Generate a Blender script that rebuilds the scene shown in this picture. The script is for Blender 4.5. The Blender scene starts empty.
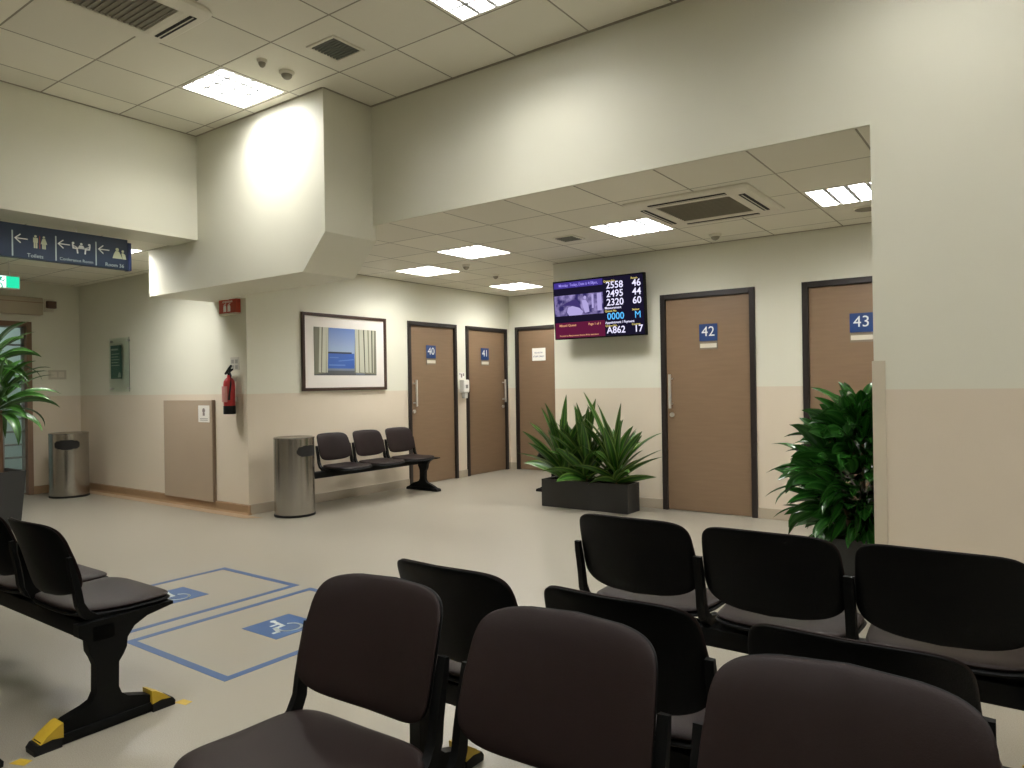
import bpy, bmesh, math, random
from math import sin, cos, pi, radians as RD
from mathutils import Vector, Matrix, noise

S = bpy.context.scene
COL = S.collection
random.seed(7)

# ------------------------------------------------------------------ camera, world, exposure
CAM_H = 1.285
cam_d = bpy.data.cameras.new('camera')
cam = bpy.data.objects.new('camera', cam_d); COL.objects.link(cam)
yaw, pitch, roll, FPX = RD(35.9707), RD(0.0237), RD(-0.8994), 723.1
cam_d.sensor_fit = 'HORIZONTAL'; cam_d.sensor_width = 36.0
cam_d.lens = 36.0 * FPX / 1024.0
cam_d.clip_start = 0.02
F = Vector((-sin(yaw), cos(yaw), 0)); Rt = Vector((cos(yaw), sin(yaw), 0)); U = Vector((0, 0, 1))
F2 = cos(pitch) * F + sin(pitch) * U; U2 = -sin(pitch) * F + cos(pitch) * U
R2 = cos(roll) * Rt + sin(roll) * U2; U3 = -sin(roll) * Rt + cos(roll) * U2
cm = Matrix((R2, U3, -F2)).transposed().to_4x4()
cm.translation = Vector((0, 0, CAM_H))
cam.matrix_world = cm
S.camera = cam

world = bpy.data.worlds.new('world'); S.world = world
world.use_nodes = True
world.node_tree.nodes['Background'].inputs[0].default_value = (0.9, 0.93, 1.0, 1)
world.node_tree.nodes['Background'].inputs[1].default_value = 0.02
S.view_settings.view_transform = 'Standard'
S.view_settings.look = 'None'
S.view_settings.gamma = 1.0
S.view_settings.use_curve_mapping = False
S.view_settings.exposure = 0.84
S.cycles.max_bounces = 8
S.cycles.diffuse_bounces = 5
S.cycles.sample_clamp_indirect = 6.0

W_UP = 34.0      # ceiling light power, high ceiling
W_LOW = 29.0     # ceiling light power, low ceiling
W_COR = 20.0
LIGHT_COL = (1.0, 0.985, 0.965)

# ------------------------------------------------------------------ materials
MATS = {}
def mk(name, col, rough=0.6, metal=0.0, bump=0.0, bscale=60.0, var=0.0, vscale=3.0, spec=0.5, coat=0.0):
    if name in MATS: return MATS[name]
    m = bpy.data.materials.new(name); m.use_nodes = True
    nt = m.node_tree; b = nt.nodes['Principled BSDF']
    b.inputs['Base Color'].default_value = (*col, 1)
    b.inputs['Roughness'].default_value = rough
    b.inputs['Metallic'].default_value = metal
    b.inputs['Specular IOR Level'].default_value = spec
    b.inputs['Coat Weight'].default_value = coat
    tc = nt.nodes.new('ShaderNodeTexCoord')
    if var > 0:
        n = nt.nodes.new('ShaderNodeTexNoise'); n.inputs['Scale'].default_value = vscale; n.inputs['Detail'].default_value = 4
        nt.links.new(tc.outputs['Object'], n.inputs['Vector'])
        mx = nt.nodes.new('ShaderNodeMix'); mx.data_type = 'RGBA'
        mx.inputs['A'].default_value = (*[c * (1 - var) for c in col], 1)
        mx.inputs['B'].default_value = (*[min(1, c * (1 + var)) for c in col], 1)
        nt.links.new(n.outputs['Fac'], mx.inputs['Factor'])
        nt.links.new(mx.outputs['Result'], b.inputs['Base Color'])
    if bump > 0:
        n2 = nt.nodes.new('ShaderNodeTexNoise'); n2.inputs['Scale'].default_value = bscale; n2.inputs['Detail'].default_value = 3
        nt.links.new(tc.outputs['Object'], n2.inputs['Vector'])
        bp = nt.nodes.new('ShaderNodeBump'); bp.inputs['Strength'].default_value = bump; bp.inputs['Distance'].default_value = 0.01
        nt.links.new(n2.outputs['Fac'], bp.inputs['Height'])
        nt.links.new(bp.outputs['Normal'], b.inputs['Normal'])
    MATS[name] = m
    return m

def emit(name, col, strength):
    m = bpy.data.materials.new(name); m.use_nodes = True
    nt = m.node_tree; nt.nodes.clear()
    o = nt.nodes.new('ShaderNodeOutputMaterial'); e = nt.nodes.new('ShaderNodeEmission')
    e.inputs[0].default_value = (*col, 1); e.inputs[1].default_value = strength
    nt.links.new(e.outputs[0], o.inputs[0]); MATS[name] = m
    return m

def wall_material():
    """cream paint above, beige protective vinyl sheet below 1.2 m"""
    m = bpy.data.materials.new('wall_paint'); m.use_nodes = True
    nt = m.node_tree; b = nt.nodes['Principled BSDF']
    g = nt.nodes.new('ShaderNodeNewGeometry'); sp = nt.nodes.new('ShaderNodeSeparateXYZ')
    nt.links.new(g.outputs['Position'], sp.inputs[0])
    gt = nt.nodes.new('ShaderNodeMath'); gt.operation = 'GREATER_THAN'; gt.inputs[1].default_value = 1.228
    nt.links.new(sp.outputs['Z'], gt.inputs[0])
    mx = nt.nodes.new('ShaderNodeMix'); mx.data_type = 'RGBA'
    mx.inputs['A'].default_value = (0.67, 0.59, 0.465, 1)
    mx.inputs['B'].default_value = (0.70, 0.69, 0.57, 1)
    nt.links.new(gt.outputs[0], mx.inputs['Factor'])
    n = nt.nodes.new('ShaderNodeTexNoise'); n.inputs['Scale'].default_value = 1.3; n.inputs['Detail'].default_value = 5
    nt.links.new(g.outputs['Position'], n.inputs['Vector'])
    mr = nt.nodes.new('ShaderNodeMapRange'); mr.inputs['To Min'].default_value = 0.95; mr.inputs['To Max'].default_value = 1.03
    nt.links.new(n.outputs['Fac'], mr.inputs['Value'])
    mu = nt.nodes.new('ShaderNodeMix'); mu.data_type = 'RGBA'; mu.blend_type = 'MULTIPLY'; mu.inputs['Factor'].default_value = 1
    nt.links.new(mx.outputs['Result'], mu.inputs['A']); nt.links.new(mr.outputs['Result'], mu.inputs['B'])
    nt.links.new(mu.outputs['Result'], b.inputs['Base Color'])
    b.inputs['Roughness'].default_value = 0.55
    b.inputs['Specular IOR Level'].default_value = 0.3
    n2 = nt.nodes.new('ShaderNodeTexNoise'); n2.inputs['Scale'].default_value = 90
    nt.links.new(g.outputs['Position'], n2.inputs['Vector'])
    bp = nt.nodes.new('ShaderNodeBump'); bp.inputs['Strength'].default_value = 0.06; bp.inputs['Distance'].default_value = 0.005
    nt.links.new(n2.outputs['Fac'], bp.inputs['Height']); nt.links.new(bp.outputs['Normal'], b.inputs['Normal'])
    return m

def ceiling_material(name, x0, sx, y0, sy):
    """mineral tiles with a thin recessed metal grid"""
    m = bpy.data.materials.new(name); m.use_nodes = True
    nt = m.node_tree; b = nt.nodes['Principled BSDF']
    g = nt.nodes.new('ShaderNodeNewGeometry'); sp = nt.nodes.new('ShaderNodeSeparateXYZ')
    nt.links.new(g.outputs['Position'], sp.inputs[0])
    def M(op, a, bb=None):
        q = nt.nodes.new('ShaderNodeMath'); q.operation = op
        if isinstance(a, (int, float)): q.inputs[0].default_value = a
        else: nt.links.new(a, q.inputs[0])
        if bb is not None:
            if isinstance(bb, (int, float)): q.inputs[1].default_value = bb
            else: nt.links.new(bb, q.inputs[1])
        return q.outputs[0]
    def line(ax, o, s):
        u = M('DIVIDE', M('SUBTRACT', ax, o), s)
        f = M('FRACT', u)
        d = M('MULTIPLY', M('MINIMUM', f, M('SUBTRACT', 1.0, f)), s)
        return M('LESS_THAN', d, 0.006), M('FLOOR', u), d
    lx, cx, dx = line(sp.outputs['X'], x0, sx); ly, cy, dy = line(sp.outputs['Y'], y0, sy)
    fac = M('MAXIMUM', lx, ly)
    cb = nt.nodes.new('ShaderNodeCombineXYZ'); nt.links.new(cx, cb.inputs[0]); nt.links.new(cy, cb.inputs[1])
    wn = nt.nodes.new('ShaderNodeTexWhiteNoise'); nt.links.new(cb.outputs[0], wn.inputs['Vector'])
    mr = nt.nodes.new('ShaderNodeMapRange'); mr.inputs['To Min'].default_value = 0.93; mr.inputs['To Max'].default_value = 1.04
    nt.links.new(wn.outputs['Value'], mr.inputs['Value'])
    n = nt.nodes.new('ShaderNodeTexNoise'); n.inputs['Scale'].default_value = 140; n.inputs['Detail'].default_value = 3
    nt.links.new(g.outputs['Position'], n.inputs['Vector'])
    tile = nt.nodes.new('ShaderNodeMix'); tile.data_type = 'RGBA'; tile.blend_type = 'MULTIPLY'; tile.inputs['Factor'].default_value = 1
    tile.inputs['A'].default_value = (0.80, 0.775, 0.66, 1); nt.links.new(mr.outputs['Result'], tile.inputs['B'])
    mx = nt.nodes.new('ShaderNodeMix'); mx.data_type = 'RGBA'
    nt.links.new(tile.outputs['Result'], mx.inputs['A']); mx.inputs['B'].default_value = (0.33, 0.31, 0.24, 1)
    nt.links.new(fac, mx.inputs['Factor']); nt.links.new(mx.outputs['Result'], b.inputs['Base Color'])
    hgt = M('MINIMUM', M('MINIMUM', dx, dy), 0.012)
    add = M('ADD', M('MULTIPLY', hgt, 0.5), M('MULTIPLY', n.outputs['Fac'], 0.0006))
    bp = nt.nodes.new('ShaderNodeBump'); bp.inputs['Strength'].default_value = 0.6; bp.inputs['Distance'].default_value = 1.0
    nt.links.new(add, bp.inputs['Height']); nt.links.new(bp.outputs['Normal'], b.inputs['Normal'])
    b.inputs['Roughness'].default_value = 0.85
    return m

def floor_material():
    m = bpy.data.materials.new('vinyl_floor'); m.use_nodes = True
    nt = m.node_tree; b = nt.nodes['Principled BSDF']
    g = nt.nodes.new('ShaderNodeNewGeometry')
    n = nt.nodes.new('ShaderNodeTexNoise'); n.inputs['Scale'].default_value = 260; n.inputs['Detail'].default_value = 2
    nt.links.new(g.outputs['Position'], n.inputs['Vector'])
    n1 = nt.nodes.new('ShaderNodeTexNoise'); n1.inputs['Scale'].default_value = 0.9; n1.inputs['Detail'].default_value = 4
    nt.links.new(g.outputs['Position'], n1.inputs['Vector'])
    r = nt.nodes.new('ShaderNodeValToRGB'); r.color_ramp.elements[0].position = 0.33; r.color_ramp.elements[1].position = 0.6
    r.color_ramp.elements[0].color = (0.235, 0.215, 0.165, 1); r.color_ramp.elements[1].color = (0.325, 0.30, 0.24, 1)
    nt.links.new(n.outputs['Fac'], r.inputs[0])
    mr = nt.nodes.new('ShaderNodeMapRange'); mr.inputs['To Min'].default_value = 0.9; mr.inputs['To Max'].default_value = 1.05
    nt.links.new(n1.outputs['Fac'], mr.inputs['Value'])
    mu = nt.nodes.new('ShaderNodeMix'); mu.data_type = 'RGBA'; mu.blend_type = 'MULTIPLY'; mu.inputs['Factor'].default_value = 1
    nt.links.new(r.outputs[0], mu.inputs['A']); nt.links.new(mr.outputs['Result'], mu.inputs['B'])
    nt.links.new(mu.outputs['Result'], b.inputs['Base Color'])
    rr = nt.nodes.new('ShaderNodeMapRange'); rr.inputs['To Min'].default_value = 0.30; rr.inputs['To Max'].default_value = 0.42
    nt.links.new(n1.outputs['Fac'], rr.inputs['Value']); nt.links.new(rr.outputs['Result'], b.inputs['Roughness'])
    b.inputs['Specular IOR Level'].default_value = 0.5
    return m

def leaf_material(name, dark, light, stripe, rough=0.35):
    m = bpy.data.materials.new(name); m.use_nodes = True
    nt = m.node_tree; b = nt.nodes['Principled BSDF']
    uv = nt.nodes.new('ShaderNodeUVMap'); sp = nt.nodes.new('ShaderNodeSeparateXYZ'); nt.links.new(uv.outputs[0], sp.inputs[0])
    r = nt.nodes.new('ShaderNodeValToRGB'); e = r.color_ramp.elements
    e[0].position = 0.0; e[0].color = (*dark, 1); e[1].position = 1.0; e[1].color = (*dark, 1)
    for p, c in ((0.10, stripe), (0.2, dark), (0.45, light), (0.5, stripe), (0.55, light), (0.8, dark), (0.90, stripe)):
        x = e.new(p); x.color = (*c, 1)
    nt.links.new(sp.outputs['X'], r.inputs[0])
    mu = nt.nodes.new('ShaderNodeMix'); mu.data_type = 'RGBA'; mu.blend_type = 'MULTIPLY'; mu.inputs['Factor'].default_value = 1
    mr = nt.nodes.new('ShaderNodeMapRange'); mr.inputs['To Min'].default_value = 0.55; mr.inputs['To Max'].default_value = 1.5
    nt.links.new(sp.outputs['Z'], mr.inputs['Value'])
    n = nt.nodes.new('ShaderNodeTexNoise'); n.inputs['Scale'].default_value = 5
    tc = nt.nodes.new('ShaderNodeTexCoord'); nt.links.new(tc.outputs['Object'], n.inputs['Vector'])
    nt.links.new(n.outputs['Fac'], mr.inputs['Value'])
    nt.links.new(r.outputs[0], mu.inputs['A']); nt.links.new(mr.outputs['Result'], mu.inputs['B'])
    nt.links.new(mu.outputs['Result'], b.inputs['Base Color'])
    b.inputs['Roughness'].default_value = rough
    MATS[name] = m
    return m

M_WALL = wall_material()
M_FLOOR = floor_material()
M_CEIL_UP = ceiling_material('ceiling_tiles_high', -2.945, 0.588, 2.99, 0.588)
M_CEIL_LOW = ceiling_material('ceiling_tiles_low', -1.35, 0.585, 5.385, 0.59)
M_CEIL_COR = ceiling_material('ceiling_tiles_corridor', -7.09, 0.6, 3.07, 0.6)
M_BASE = mk('baseboard_grey', (0.42, 0.36, 0.27), 0.5)
M_BASEBR = mk('baseboard_brown', (0.30, 0.19, 0.10), 0.45, var=0.1)
M_STRIP = mk('floor_strip_brown', (0.40, 0.28, 0.17), 0.4, var=0.1)
M_FRAME = mk('door_frame_dark', (0.018, 0.013, 0.011), 0.4)
M_STEEL = mk('brushed_steel', (0.42, 0.40, 0.37), 0.24, 1.0, var=0.08, vscale=8)
M_CHROME = mk('satin_chrome', (0.72, 0.70, 0.66), 0.35, 0.75)
M_BLACK = mk('black_plastic', (0.0014, 0.0017, 0.0017), 0.5, spec=0.16, bump=0.15, bscale=300)
M_BLACKMET = mk('black_powdercoat', (0.0014, 0.0017, 0.0017), 0.5, spec=0.16)
M_VINYL = mk('brown_upholstery', (0.017, 0.0108, 0.0098), 0.46, bump=0.08, bscale=420, var=0.12, vscale=12, spec=0.13)
M_YELLOW = mk('yellow_tape', (0.45, 0.30, 0.02), 0.5, var=0.12, vscale=40)
M_RUBBER = mk('black_rubber', (0.005, 0.005, 0.005), 0.6, spec=0.25)
M_WHITE = mk('white_plastic', (0.74, 0.72, 0.66), 0.45)
M_CREAMP = mk('cream_plastic', (0.62, 0.58, 0.47), 0.45)
M_PAPER = mk('white_paper', (0.78, 0.76, 0.70), 0.8)
M_BLUE = mk('sign_blue', (0.010, 0.042, 0.155), 0.4)
M_NAVY = mk('sign_navy', (0.005, 0.023, 0.062), 0.4)
M_SIGNW = mk('sign_white_print', (0.80, 0.82, 0.80), 0.5)
M_SIGNG = mk('sign_pale_print', (0.45, 0.55, 0.55), 0.5)
M_TAPEB = mk('floor_tape_blue', (0.032, 0.088, 0.215), 0.45, var=0.1, vscale=6)
M_TAPEW = mk('floor_print_white', (0.62, 0.66, 0.62), 0.5)
M_RED = mk('extinguisher_red', (0.42, 0.012, 0.015), 0.3)
M_SIGNRED = mk('sign_red', (0.42, 0.045, 0.018), 0.45)
M_PLANTER = mk('planter_charcoal', (0.022, 0.021, 0.0195), 0.55, bump=0.1, bscale=80, var=0.08)
M_PLANTERG = mk('planter_grey', (0.026, 0.027, 0.027), 0.5, bump=0.1, bscale=80)
M_SOIL = mk('soil', (0.035, 0.022, 0.014), 0.95, bump=1.0, bscale=60)
M_STEM = mk('plant_stem', (0.14, 0.09, 0.045), 0.8, bump=0.5, bscale=50)
M_TRUNK = mk('plant_trunk', (0.17, 0.095, 0.05), 0.85, bump=0.6, bscale=40)
M_LEAFA = leaf_material('leaf_variegated', (0.009, 0.048, 0.007), (0.040, 0.15, 0.014), (0.17, 0.27, 0.05), 0.38)
M_LEAFB = leaf_material('leaf_glossy', (0.010, 0.062, 0.008), (0.022, 0.11, 0.012), (0.035, 0.14, 0.02), 0.24)
M_LEAFC = leaf_material('leaf_corn_plant', (0.010, 0.05, 0.007), (0.035, 0.125, 0.014), (0.06, 0.17, 0.02), 0.35)
M_LEAFDRY = mk('leaf_dry_tip', (0.16, 0.10, 0.045), 0.7)
M_DARKGR = mk('grille_dark', (0.24, 0.22, 0.165), 0.6)
M_SLOT = mk('slot_dark', (0.006, 0.005, 0.004), 0.7)
M_ACPANEL = mk('air_conditioner_panel', (0.74, 0.71, 0.60), 0.5)
M_LOUVRE = mk('louvre_white', (0.55, 0.56, 0.60), 0.4, 0.0)
M_HOUSING = mk('lamp_housing', (0.80, 0.79, 0.74), 0.5)
M_PANEL = mk('access_panel_laminate', (0.40, 0.315, 0.225), 0.5, var=0.05)
M_BROWNBOX = mk('brown_box', (0.10, 0.055, 0.035), 0.6)
M_LAMP = emit('lamp_glow_white', (1.0, 0.99, 0.96), 14.0)

def door_material():
    m = bpy.data.materials.new('door_laminate'); m.use_nodes = True
    nt = m.node_tree; b = nt.nodes['Principled BSDF']
    tc = nt.nodes.new('ShaderNodeTexCoord'); mp = nt.nodes.new('ShaderNodeMapping'); mp.inputs['Scale'].default_value = (1.2, 1.2, 14)
    nt.links.new(tc.outputs['Object'], mp.inputs[0])
    n = nt.nodes.new('ShaderNodeTexNoise'); n.inputs['Scale'].default_value = 3; n.inputs['Detail'].default_value = 6
    nt.links.new(mp.outputs[0], n.inputs['Vector'])
    r = nt.nodes.new('ShaderNodeValToRGB'); r.color_ramp.elements[0].position = 0.3; r.color_ramp.elements[1].position = 0.7
    r.color_ramp.elements[0].color = (0.195, 0.128, 0.074, 1); r.color_ramp.elements[1].color = (0.215, 0.143, 0.085, 1)
    nt.links.new(n.outputs['Fac'], r.inputs[0]); nt.links.new(r.outputs[0], b.inputs['Base Color'])
    b.inputs['Roughness'].default_value = 0.38
    return m
M_DOOR = door_material()

def glass_material(name, col=(0.9, 0.97, 0.93), rough=0.02, alpha=0.0):
    m = bpy.data.materials.new(name); m.use_nodes = True
    b = m.node_tree.nodes['Principled BSDF']
    b.inputs['Base Color'].default_value = (*col, 1)
    b.inputs['Transmission Weight'].default_value = 1.0
    b.inputs['Roughness'].default_value = rough
    b.inputs['IOR'].default_value = 1.1
    return m
M_GLASS = glass_material('clear_acrylic')

# ------------------------------------------------------------------ helpers
WM = {}
def empty(name, loc, rotz=0.0, label=None, cat=None, group=None, kind=None, scale=(1, 1, 1)):
    o = bpy.data.objects.new(name, None); COL.objects.link(o)
    o.empty_display_size = 0.1
    o.location = loc; o.rotation_euler = (0, 0, rotz); o.scale = scale
    WM[o.name] = Matrix.LocRotScale(Vector(loc), Matrix.Rotation(rotz, 3, 'Z'), Vector(scale))
    tag(o, label, cat, group, kind)
    return o

def tag(o, label=None, cat=None, group=None, kind=None):
    if label: o['label'] = label
    if cat: o['category'] = cat
    if group: o['group'] = group
    if kind: o['kind'] = kind
    return o

def obj(name, bm, mats, parent=None, smooth=False, label=None, local=False):
    """one mesh object; geometry given in world space unless local=True"""
    if isinstance(bm, bpy.types.Mesh):
        me = bm; me.name = name
    else:
        me = bpy.data.meshes.new(name)
        bmesh.ops.recalc_face_normals(bm, faces=bm.faces)
        bm.to_mesh(me); bm.free()
    if not isinstance(mats, (list, tuple)): mats = [mats]
    me.materials.clear()
    for m in mats: me.materials.append(m)
    o = bpy.data.objects.new(name, me); COL.objects.link(o)
    if parent is not None:
        w = WM[parent.name]
        if not local: me.transform(w.inverted())
        o.parent = parent; WM[o.name] = w
    elif not local:
        xs = [v.co for v in me.vertices]
        if xs:
            c = Vector(((min(v.x for v in xs) + max(v.x for v in xs)) / 2, (min(v.y for v in xs) + max(v.y for v in xs)) / 2, min(v.z for v in xs)))
            me.transform(Matrix.Translation(-c)); o.location = c
            WM[o.name] = Matrix.Translation(c)
    if smooth:
        for p in me.polygons: p.use_smooth = True
        try: me.set_sharp_from_angle(angle=RD(smooth if smooth is not True else 40))
        except Exception: pass
    if label: o['label'] = label
    return o

def struct(name, bm, m, **k):
    o = obj(name, bm, m, **k); o['kind'] = 'structure'; return o

def box(bm, a, b, bev=0.0, mi=0, seg=2):
    x0, y0, z0 = a; x1, y1, z1 = b
    x0, x1 = min(x0, x1), max(x0, x1); y0, y1 = min(y0, y1), max(y0, y1); z0, z1 = min(z0, z1), max(z0, z1)
    vs = [bm.verts.new(p) for p in ((x0, y0, z0), (x1, y0, z0), (x1, y1, z0), (x0, y1, z0), (x0, y0, z1), (x1, y0, z1), (x1, y1, z1), (x0, y1, z1))]
    fs = [bm.faces.new([vs[i] for i in f]) for f in ((3, 2, 1, 0), (4, 5, 6, 7), (0, 1, 5, 4), (1, 2, 6, 5), (2, 3, 7, 6), (3, 0, 4, 7))]
    for f in fs: f.material_index = mi
    if bev > 0:
        es = list({e for f in fs for e in f.edges})
        r = bmesh.ops.bevel(bm, geom=es, offset=bev, segments=seg, affect='EDGES', profile=0.5)
        for f in r['faces']: f.material_index = mi
    return vs

def B(a, b, bev=0.0):
    bm = bmesh.new(); box(bm, a, b, bev); return bm

def prism(bm, pts, axis, lo, hi, mi=0):
    """extrude polygon pts (in the two other axes, in order) along axis from lo to hi"""
    def P(u, v, w):
        return {'x': (w, u, v), 'y': (u, w, v), 'z': (u, v, w)}[axis]
    a = [bm.verts.new(P(u, v, lo)) for u, v in pts]; b = [bm.verts.new(P(u, v, hi)) for u, v in pts]
    n = len(pts)
    fs = [bm.faces.new(a), bm.faces.new(list(reversed(b)))]
    for i in range(n): fs.append(bm.faces.new((a[i], b[i], b[(i + 1) % n], a[(i + 1) % n])))
    for f in fs: f.material_index = mi
    return fs

def lathe(bm, prof, c=(0, 0, 0), n=32, mi=0, axis='z'):
    rings = []
    for r, z in prof:
        ring = []
        for i in range(n):
            t = 2 * pi * i / n
            p = (r * cos(t), r * sin(t), z)
            if axis == 'x': p = (z, r * cos(t), r * sin(t))
            if axis == 'y': p = (r * cos(t), z, r * sin(t))
            ring.append(bm.verts.new((c[0] + p[0], c[1] + p[1], c[2] + p[2])))
        rings.append(ring)
    for a, b in zip(rings, rings[1:]):
        for i in range(n):
            f = bm.faces.new((a[i], a[(i + 1) % n], b[(i + 1) % n], b[i])); f.material_index = mi
    for ring in (rings[0], rings[-1]):
        try: f = bm.faces.new(ring); f.material_index = mi
        except Exception: pass

def tube(bm, pts, r, n=10, mi=0, cap=True, ry=None):
    pts = [Vector(p) for p in pts]
    rs = r if isinstance(r, (list, tuple)) else [r] * len(pts)
    up = Vector((0, 0, 1))
    rings = []
    for i, p in enumerate(pts):
        d = (pts[min(i + 1, len(pts) - 1)] - pts[max(i - 1, 0)]).normalized()
        s = d.cross(up)
        if s.length < 1e-3: s = Vector((1, 0, 0))
        s.normalize(); t = s.cross(d).normalized()
        rings.append([bm.verts.new(p + rs[i] * (cos(2 * pi * k / n) * s + sin(2 * pi * k / n) * t)) for k in range(n)])
    for a, b in zip(rings, rings[1:]):
        for k in range(n):
            f = bm.faces.new((a[k], a[(k + 1) % n], b[(k + 1) % n], b[k])); f.material_index = mi
    if cap:
        for q in (rings[0], rings[-1]):
            try: f = bm.faces.new(q); f.material_index = mi
            except Exception: pass

def wall_holes(bm, axis, c0, c1, u0, u1, z0, z1, holes):
    """wall slab between c0..c1 on 'axis', spanning u0..u1 and z0..z1, openings = (ua, ub, za, zb)"""
    us = sorted({u0, u1, *[h[0] for h in holes], *[h[1] for h in holes]})
    zs = sorted({z0, z1, *[h[2] for h in holes], *[h[3] for h in holes]})
    for a, b in zip(us, us[1:]):
        for c, d in zip(zs, zs[1:]):
            mu, mz = (a + b) / 2, (c + d) / 2
            if any(h[0] < mu < h[1] and h[2] < mz < h[3] for h in holes): continue
            if axis == 'y': box(bm, (a, c0, c), (b, c1, d))
            else: box(bm, (c0, a, c), (c1, b, d))

FACE = {'-y': Matrix.Rotation(pi / 2, 4, 'X'),                                       # reads along +x, faces -y
        '+x': Matrix.Rotation(pi / 2, 4, 'Z') @ Matrix.Rotation(pi / 2, 4, 'X'),     # reads along +y, faces +x
        'up': Matrix.Identity(4)}

def text_mesh(body, size, pos, face='-y', align='CENTER', bold=0.0, depth=0.0006, sx=1.0, extra=None, sp=1.0):
    cu = bpy.data.curves.new('t', 'FONT'); cu.body = body; cu.size = size; cu.align_x = align; cu.align_y = 'CENTER'
    cu.offset = bold * size; cu.extrude = depth; cu.space_character = sp; cu.resolution_u = 3
    o = bpy.data.objects.new('t', cu); COL.objects.link(o)
    bpy.context.view_layer.update()
    me = bpy.data.meshes.new_from_object(o.evaluated_get(bpy.context.evaluated_depsgraph_get()))
    bpy.data.objects.remove(o); bpy.data.curves.remove(cu)
    f = FACE[face]
    m = Matrix.Translation(Vector(pos)) @ (extra or Matrix.Identity(4)) @ f @ Matrix.Diagonal((sx, 1, 1, 1))
    me.transform(m)
    return me

def texts(name, lst, mat, parent, label=None):
    for t in lst: o = obj(name, text_mesh(**t), mat, parent, label=label)
    return o

# flat prints: polygons on a sign face; P maps (u, v) sign coordinates to world
def flat(bm, pts, P, d0=0.0, d1=0.0015, mi=0):
    a = [bm.verts.new(P(u, v, d0)) for u, v in pts]; b = [bm.verts.new(P(u, v, d1)) for u, v in pts]
    n = len(pts)
    for f in (a, list(reversed(b))):
        bm.faces.new(f).material_index = mi
    for i in range(n): bm.faces.new((a[i], b[i], b[(i + 1) % n], a[(i + 1) % n])).material_index = mi

def circ(cx, cy, r, n=20, ry=None, a0=0, a1=2 * pi):
    ry = r if ry is None else ry
    return [(cx + r * cos(a0 + (a1 - a0) * i / n), cy + ry * sin(a0 + (a1 - a0) * i / n)) for i in range(n)]

def stroke(bm, pts, w, P, d0=0, d1=0.0015):
    for (x0, y0), (x1, y1) in zip(pts, pts[1:]):
        dx, dy = x1 - x0, y1 - y0; L = math.hypot(dx, dy) or 1e-6
        ex, ey = dx / L * w * 0.4, dy / L * w * 0.4
        nx, ny = -dy / L * w / 2, dx / L * w / 2
        flat(bm, [(x0 - ex + nx, y0 - ey + ny), (x0 - ex - nx, y0 - ey - ny), (x1 + ex - nx, y1 + ey - ny), (x1 + ex + nx, y1 + ey + ny)], P, d0, d1)

# ------------------------------------------------------------------ room shell
XA = -6.50      # wall with the picture and doors 40, 41 (faces +x)
YD = 4.37       # wall with the extinguisher (faces -y)
XE = -10.20     # corridor end wall (faces +x)
YB = 6.81       # wall with doors 42, 43 (faces -y)
XB = -4.35      # left end of that wall
YG = 8.90       # alcove end wall (faces -y)
YK = 4.18       # bulkhead and pillar face (faces -y)
XP = -0.69      # pillar edge
ZU, ZL, ZC = 3.60, 2.62, 2.66
DH = 2.16

struct('floor', B((-12.2, -5.2, -0.1), (4.7, 9.2, 0)), M_FLOOR)

# doors: (axis, plane, u0, u1, top)
D40 = (6.694, 7.651); D41 = (7.854, 8.826); D42 = (-3.07, -2.122); D43 = (-1.70, -0.752); DG = (-6.38, -5.44)
bm = bmesh.new(); wall_holes(bm, 'x', XA - 0.15, XA, YD + 0.15, YG, 0, 2.9, [(D40[0], D40[1], 0, 2.119), (D41[0], D41[1], 0, 2.119)])
struct('wall_left', bm, M_WALL)
bm = bmesh.new(); wall_holes(bm, 'y', YB, YB + 0.15, XB, 4.5, 0, 2.9, [(D42[0], D42[1], 0, DH), (D43[0], D43[1], 0, DH)])
struct('wall_back', bm, M_WALL)
struct('wall_alcove_right', B((XB, YB + 0.15, 0), (XB + 0.15, YG, 2.9)), M_WALL)
bm = bmesh.new(); wall_holes(bm, 'y', YG, YG + 0.15, XA - 0.15, XB + 0.15, 0, 2.9, [(DG[0], DG[1], 0, 2.145)])
struct('wall_alcove_back', bm, M_WALL)
struct('wall_corridor_back', B((XE - 0.15, YD, 0), (XA, YD + 0.15, 2.9)), M_WALL)
DE = (2.78, 3.80)
bm = bmesh.new(); wall_holes(bm, 'x', XE - 0.15, XE, -5.0, YD, 0, 2.9, [(DE[0], DE[1], 0, 2.16)])
struct('wall_corridor_left', bm, M_WALL)
struct('wall_right', B((4.5, -5.0, 0), (4.65, 7.0, 3.8)), M_WALL)
struct('wall_front', B((-12.0, -5.15, 0), (4.65, -5.0, 3.8)), M_WALL)
# pillar wall flush with the bulkhead, and the bulkhead itself: one painted surface
bm = bmesh.new()
box(bm, (XP, YK, 0), (4.5, YK + 0.2, 3.8))
box(bm, (-4.43, YK, ZL - 0.003), (XP, YK + 0.025, 3.8))
struct('wall_pillar', bm, M_WALL)
struct('wall_corridor_bulkhead', B((-6.62, -5.0, ZC - 0.012), (-6.20, 3.68, 3.8)), M_WALL)
bm = bmesh.new()
prism(bm, [(-4.43, 3.8), (-4.43, 2.49), (-4.705, 2.205), (XA, 2.205), (XA, 3.8)], 'y', 3.68, YK + 0.035)
box(bm, (-7.07, 3.68, 2.205), (XA, YD, 3.8))
struct('wall_beam', bm, M_WALL)
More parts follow.
